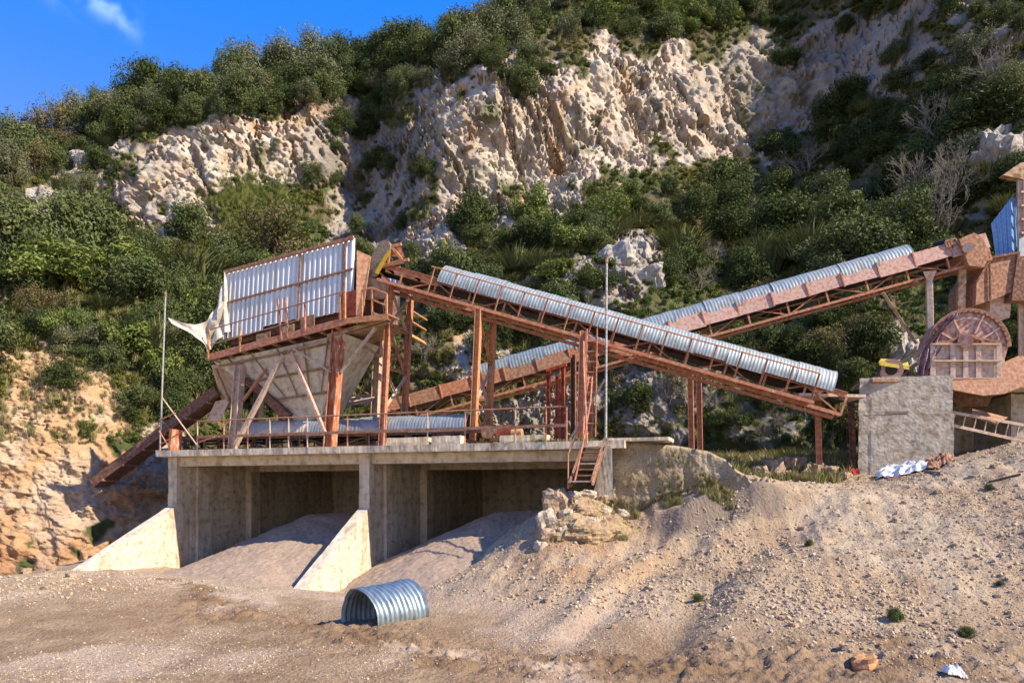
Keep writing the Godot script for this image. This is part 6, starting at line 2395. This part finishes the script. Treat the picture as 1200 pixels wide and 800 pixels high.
	mats.rubber = surface(noise_texture(134, 0.03, [lin(0.012, 0.011, 0.011), lin(0.035, 0.031, 0.028), lin(0.09, 0.075, 0.06)], [0.2, 0.6, 0.95], 5), 0.8, 0.85)
	# zinc sheet: spangle, dust and a few rusty runs
	var zinc := noise_texture(140, 0.016, [lin(0.24, 0.235, 0.22), lin(0.255, 0.3, 0.32), lin(0.31, 0.36, 0.385), lin(0.27, 0.31, 0.325)], [0.2, 0.4, 0.65, 0.9], 6)
	mats.galvanised = surface(zinc, 0.3, 0.58, 0.45)
	mats.culvert = surface(noise_texture(147, 0.016, [lin(0.2, 0.23, 0.23), lin(0.29, 0.36, 0.39), lin(0.38, 0.45, 0.48)], [0.2, 0.45, 0.8], 5), 0.5, 0.5, 0.7)
	mats.galvanised_b = surface(zinc, 0.4, 0.62, 0.4)
	mats.galvanised_c = surface(zinc, 0.35, 0.55, 0.45)
	mats.galvanised_dusty = surface(noise_texture(141, 0.016, [lin(0.4, 0.36, 0.32), lin(0.52, 0.47, 0.42), lin(0.58, 0.54, 0.5)], [0.2, 0.5, 0.8], 5), 0.7, 0.75, 0.2)
	mats.cladding = surface(noise_texture(142, 0.014, [lin(0.46, 0.44, 0.4), lin(0.6, 0.61, 0.61), lin(0.67, 0.69, 0.69)], [0.1, 0.45, 0.9], 5), 0.3, 0.4, 0.45)
	mats.cladding.uv1_scale = Vector3(0.3, 0.08, 0.3)
	mats.blue_sheet = surface(noise_texture(143, 0.02, [lin(0.14, 0.28, 0.5), lin(0.2, 0.37, 0.62)], [0.3, 0.7], 4), 0.6, 0.45, 0.3)
	mats.pole_grey = surface(noise_texture(144, 0.03, [lin(0.22, 0.2, 0.18), lin(0.45, 0.46, 0.45)], [0.3, 0.6], 5), 1.0, 0.6, 0.3)
	mats.guard_grey = surface(noise_texture(145, 0.02, [lin(0.2, 0.14, 0.09), lin(0.33, 0.27, 0.2)], [0.3, 0.7], 5), 0.9, 0.8)
	mats.yellow = surface(noise_texture(146, 0.02, [lin(0.26, 0.16, 0.04), lin(0.42, 0.31, 0.04), lin(0.48, 0.37, 0.06)], [0.2, 0.4, 0.8], 5), 0.9, 0.6)
	# leaves, bark, pebbles
	mats.leaf = StandardMaterial3D.new()
	mats.leaf.vertex_color_use_as_albedo = true
	mats.leaf.roughness = 0.62
	mats.leaf.metallic_specular = 0.22
	mats.leaf.backlight_enabled = true
	mats.leaf.backlight = Color(0.52, 0.54, 0.34)
	mats.bark = surface(noise_texture(160, 0.03, [lin(0.07, 0.05, 0.035), lin(0.16, 0.125, 0.095)], [0.3, 0.7], 5), 1.5, 0.95)
	mats.twig = surface(noise_texture(161, 0.03, [lin(0.16, 0.14, 0.11), lin(0.3, 0.27, 0.22)], [0.3, 0.7], 4), 1.5, 0.95)
	mats.pebble = StandardMaterial3D.new()
	mats.pebble.vertex_color_use_as_albedo = true
	mats.pebble.roughness = 0.9
	# cloth, plastic, stone, wood
	mats.tarp = surface(noise_texture(150, 0.014, [lin(0.36, 0.33, 0.29), lin(0.5, 0.475, 0.43), lin(0.57, 0.55, 0.5)], [0.2, 0.5, 0.8], 5), 0.8, 0.7)
	mats.tarp.backlight_enabled = true
	mats.tarp.backlight = Color(0.3, 0.28, 0.25)
	mats.drape = surface(noise_texture(151, 0.02, [lin(0.12, 0.07, 0.09), lin(0.28, 0.18, 0.2), lin(0.4, 0.3, 0.32)], [0.2, 0.5, 0.8], 5), 0.9, 0.95)
	mats.red_rag = surface(noise_texture(152, 0.03, [lin(0.3, 0.03, 0.02), lin(0.45, 0.06, 0.04)], [0.3, 0.7], 4), 1.0, 0.95)
	mats.plastic = surface(noise_texture(153, 0.02, [lin(0.45, 0.46, 0.46), lin(0.75, 0.77, 0.78)], [0.3, 0.6], 5), 1.0, 0.35)
	mats.rubble = surface(noise_texture(154, 0.02, [lin(0.26, 0.22, 0.17), lin(0.44, 0.37, 0.29), lin(0.52, 0.45, 0.37)], [0.22, 0.5, 0.8], 6), 0.9, 0.95, 0.0, rough_n, 1.0)
	mats.crag = surface(noise_texture(159, 0.02, [lin(0.22, 0.2, 0.18), lin(0.36, 0.33, 0.29), lin(0.46, 0.42, 0.37)], [0.2, 0.5, 0.85], 6), 0.4, 0.95, 0.0, rough_n, 1.0)
	mats.rubble_warm = surface(noise_texture(155, 0.02, [lin(0.2, 0.14, 0.09), lin(0.34, 0.24, 0.16), lin(0.44, 0.34, 0.25)], [0.22, 0.5, 0.8], 6), 0.9, 0.95, 0.0, rough_n, 1.0)
	mats.earth_bank = surface(noise_texture(158, 0.02, [lin(0.26, 0.165, 0.09), lin(0.38, 0.255, 0.15), lin(0.42, 0.31, 0.2), lin(0.2, 0.19, 0.085)], [0.1, 0.42, 0.62, 0.82], 6), 0.5, 0.97, 0.0, rough_n, 1.2, grain, 1.0)
	mats.stone_orange = surface(noise_texture(156, 0.02, [lin(0.4, 0.18, 0.08), lin(0.5, 0.28, 0.15)], [0.3, 0.7], 5), 1.2, 0.9, 0.0, rough_n, 0.7)
	mats.wood_grey = surface(noise_texture(157, 0.03, [lin(0.16, 0.13, 0.1), lin(0.3, 0.25, 0.2)], [0.3, 0.7], 5), 1.0, 0.9)

# a few thin wisps of cloud, laid out round the sky
func wisps() -> ImageTexture:
	var w := 4096
	var h := 2048
	var im := Image.create(w, h, false, Image.FORMAT_RGBA8)
	var nz := noise(71, 0.012, 6)
	for c in [[3735, 672, 30, 13], [3768, 684, 20, 8], [2800, 660, 70, 14], [1400, 760, 90, 20]]:
		for y in range(c[1] - c[3] * 3, c[1] + c[3] * 3):
			for x in range(c[0] - c[2] * 2, c[0] + c[2] * 2):
				var dx: float = (x - c[0]) / float(c[2])
				var dy: float = (y - c[1] - dx * 5.0 - 5.0 * nz.get_noise_2d(x * 1.5, 3.0)) / float(c[3])
				var a := exp(-dx * dx - dy * dy) * clampf(0.5 + 1.9 * nz.get_noise_2d(x * 2.2, y * 3.0), 0, 1)
				if a > 0.004:
					im.set_pixel(posmod(x, w), y, Color(0.8, 0.86, 0.95, clampf(a, 0, 1)))
	return ImageTexture.create_from_image(im)

func _ready() -> void:
	rng.seed = 7
	# camera
	var cam := Camera3D.new()
	cam.name = "camera"
	cam.near = 0.1
	cam.set_frustum(0.1 * 800.0 / FOCAL, Vector2(0, 0.1 * (HORIZON - 400.0) / FOCAL), 0.1, 400.0)
	cam.position = Vector3(0, EYE, 0)
	add_child(cam)
	cam.make_current()
	# sky and exposure
	var sky_mat := ProceduralSkyMaterial.new()
	sky_mat.sky_top_color = lin(0.003, 0.105, 0.41)
	sky_mat.sky_horizon_color = lin(1.0, 0.95, 0.87)
	sky_mat.sky_curve = 0.1
	sky_mat.ground_bottom_color = lin(0.3, 0.235, 0.17)
	sky_mat.ground_horizon_color = lin(0.34, 0.32, 0.3)
	sky_mat.sun_angle_max = 12.0
	sky_mat.sky_cover = wisps()
	sky_mat.sky_cover_modulate = Color(1, 1, 1, 0.3)
	var env := Environment.new()
	env.background_mode = Environment.BG_SKY
	env.sky = Sky.new()
	env.sky.sky_material = sky_mat
	env.tonemap_mode = Environment.TONE_MAPPER_LINEAR
	env.tonemap_exposure = 2.4
	env.sdfgi_enabled = true
	env.ssao_enabled = true
	env.ssil_enabled = true
	var we := WorldEnvironment.new()
	we.name = "sky"
	we.environment = env
	add_child(we)
	# sun: high, far round to the side, a little behind the camera
	var sun := DirectionalLight3D.new()
	sun.name = "sun"
	sun.light_energy = 1.25
	sun.light_color = Color(1.0, 0.935, 0.83)
	sun.light_angular_distance = 0.5
	sun.shadow_enabled = true
	add_child(sun)
	sun.look_at_from_position(Vector3.ZERO, -Vector3(0.692, 0.643, 0.328))

	make_materials()
	# large structure
	build_hillside()
	build_ground()
	build_plant()
	build_vegetation()
	build_stones()
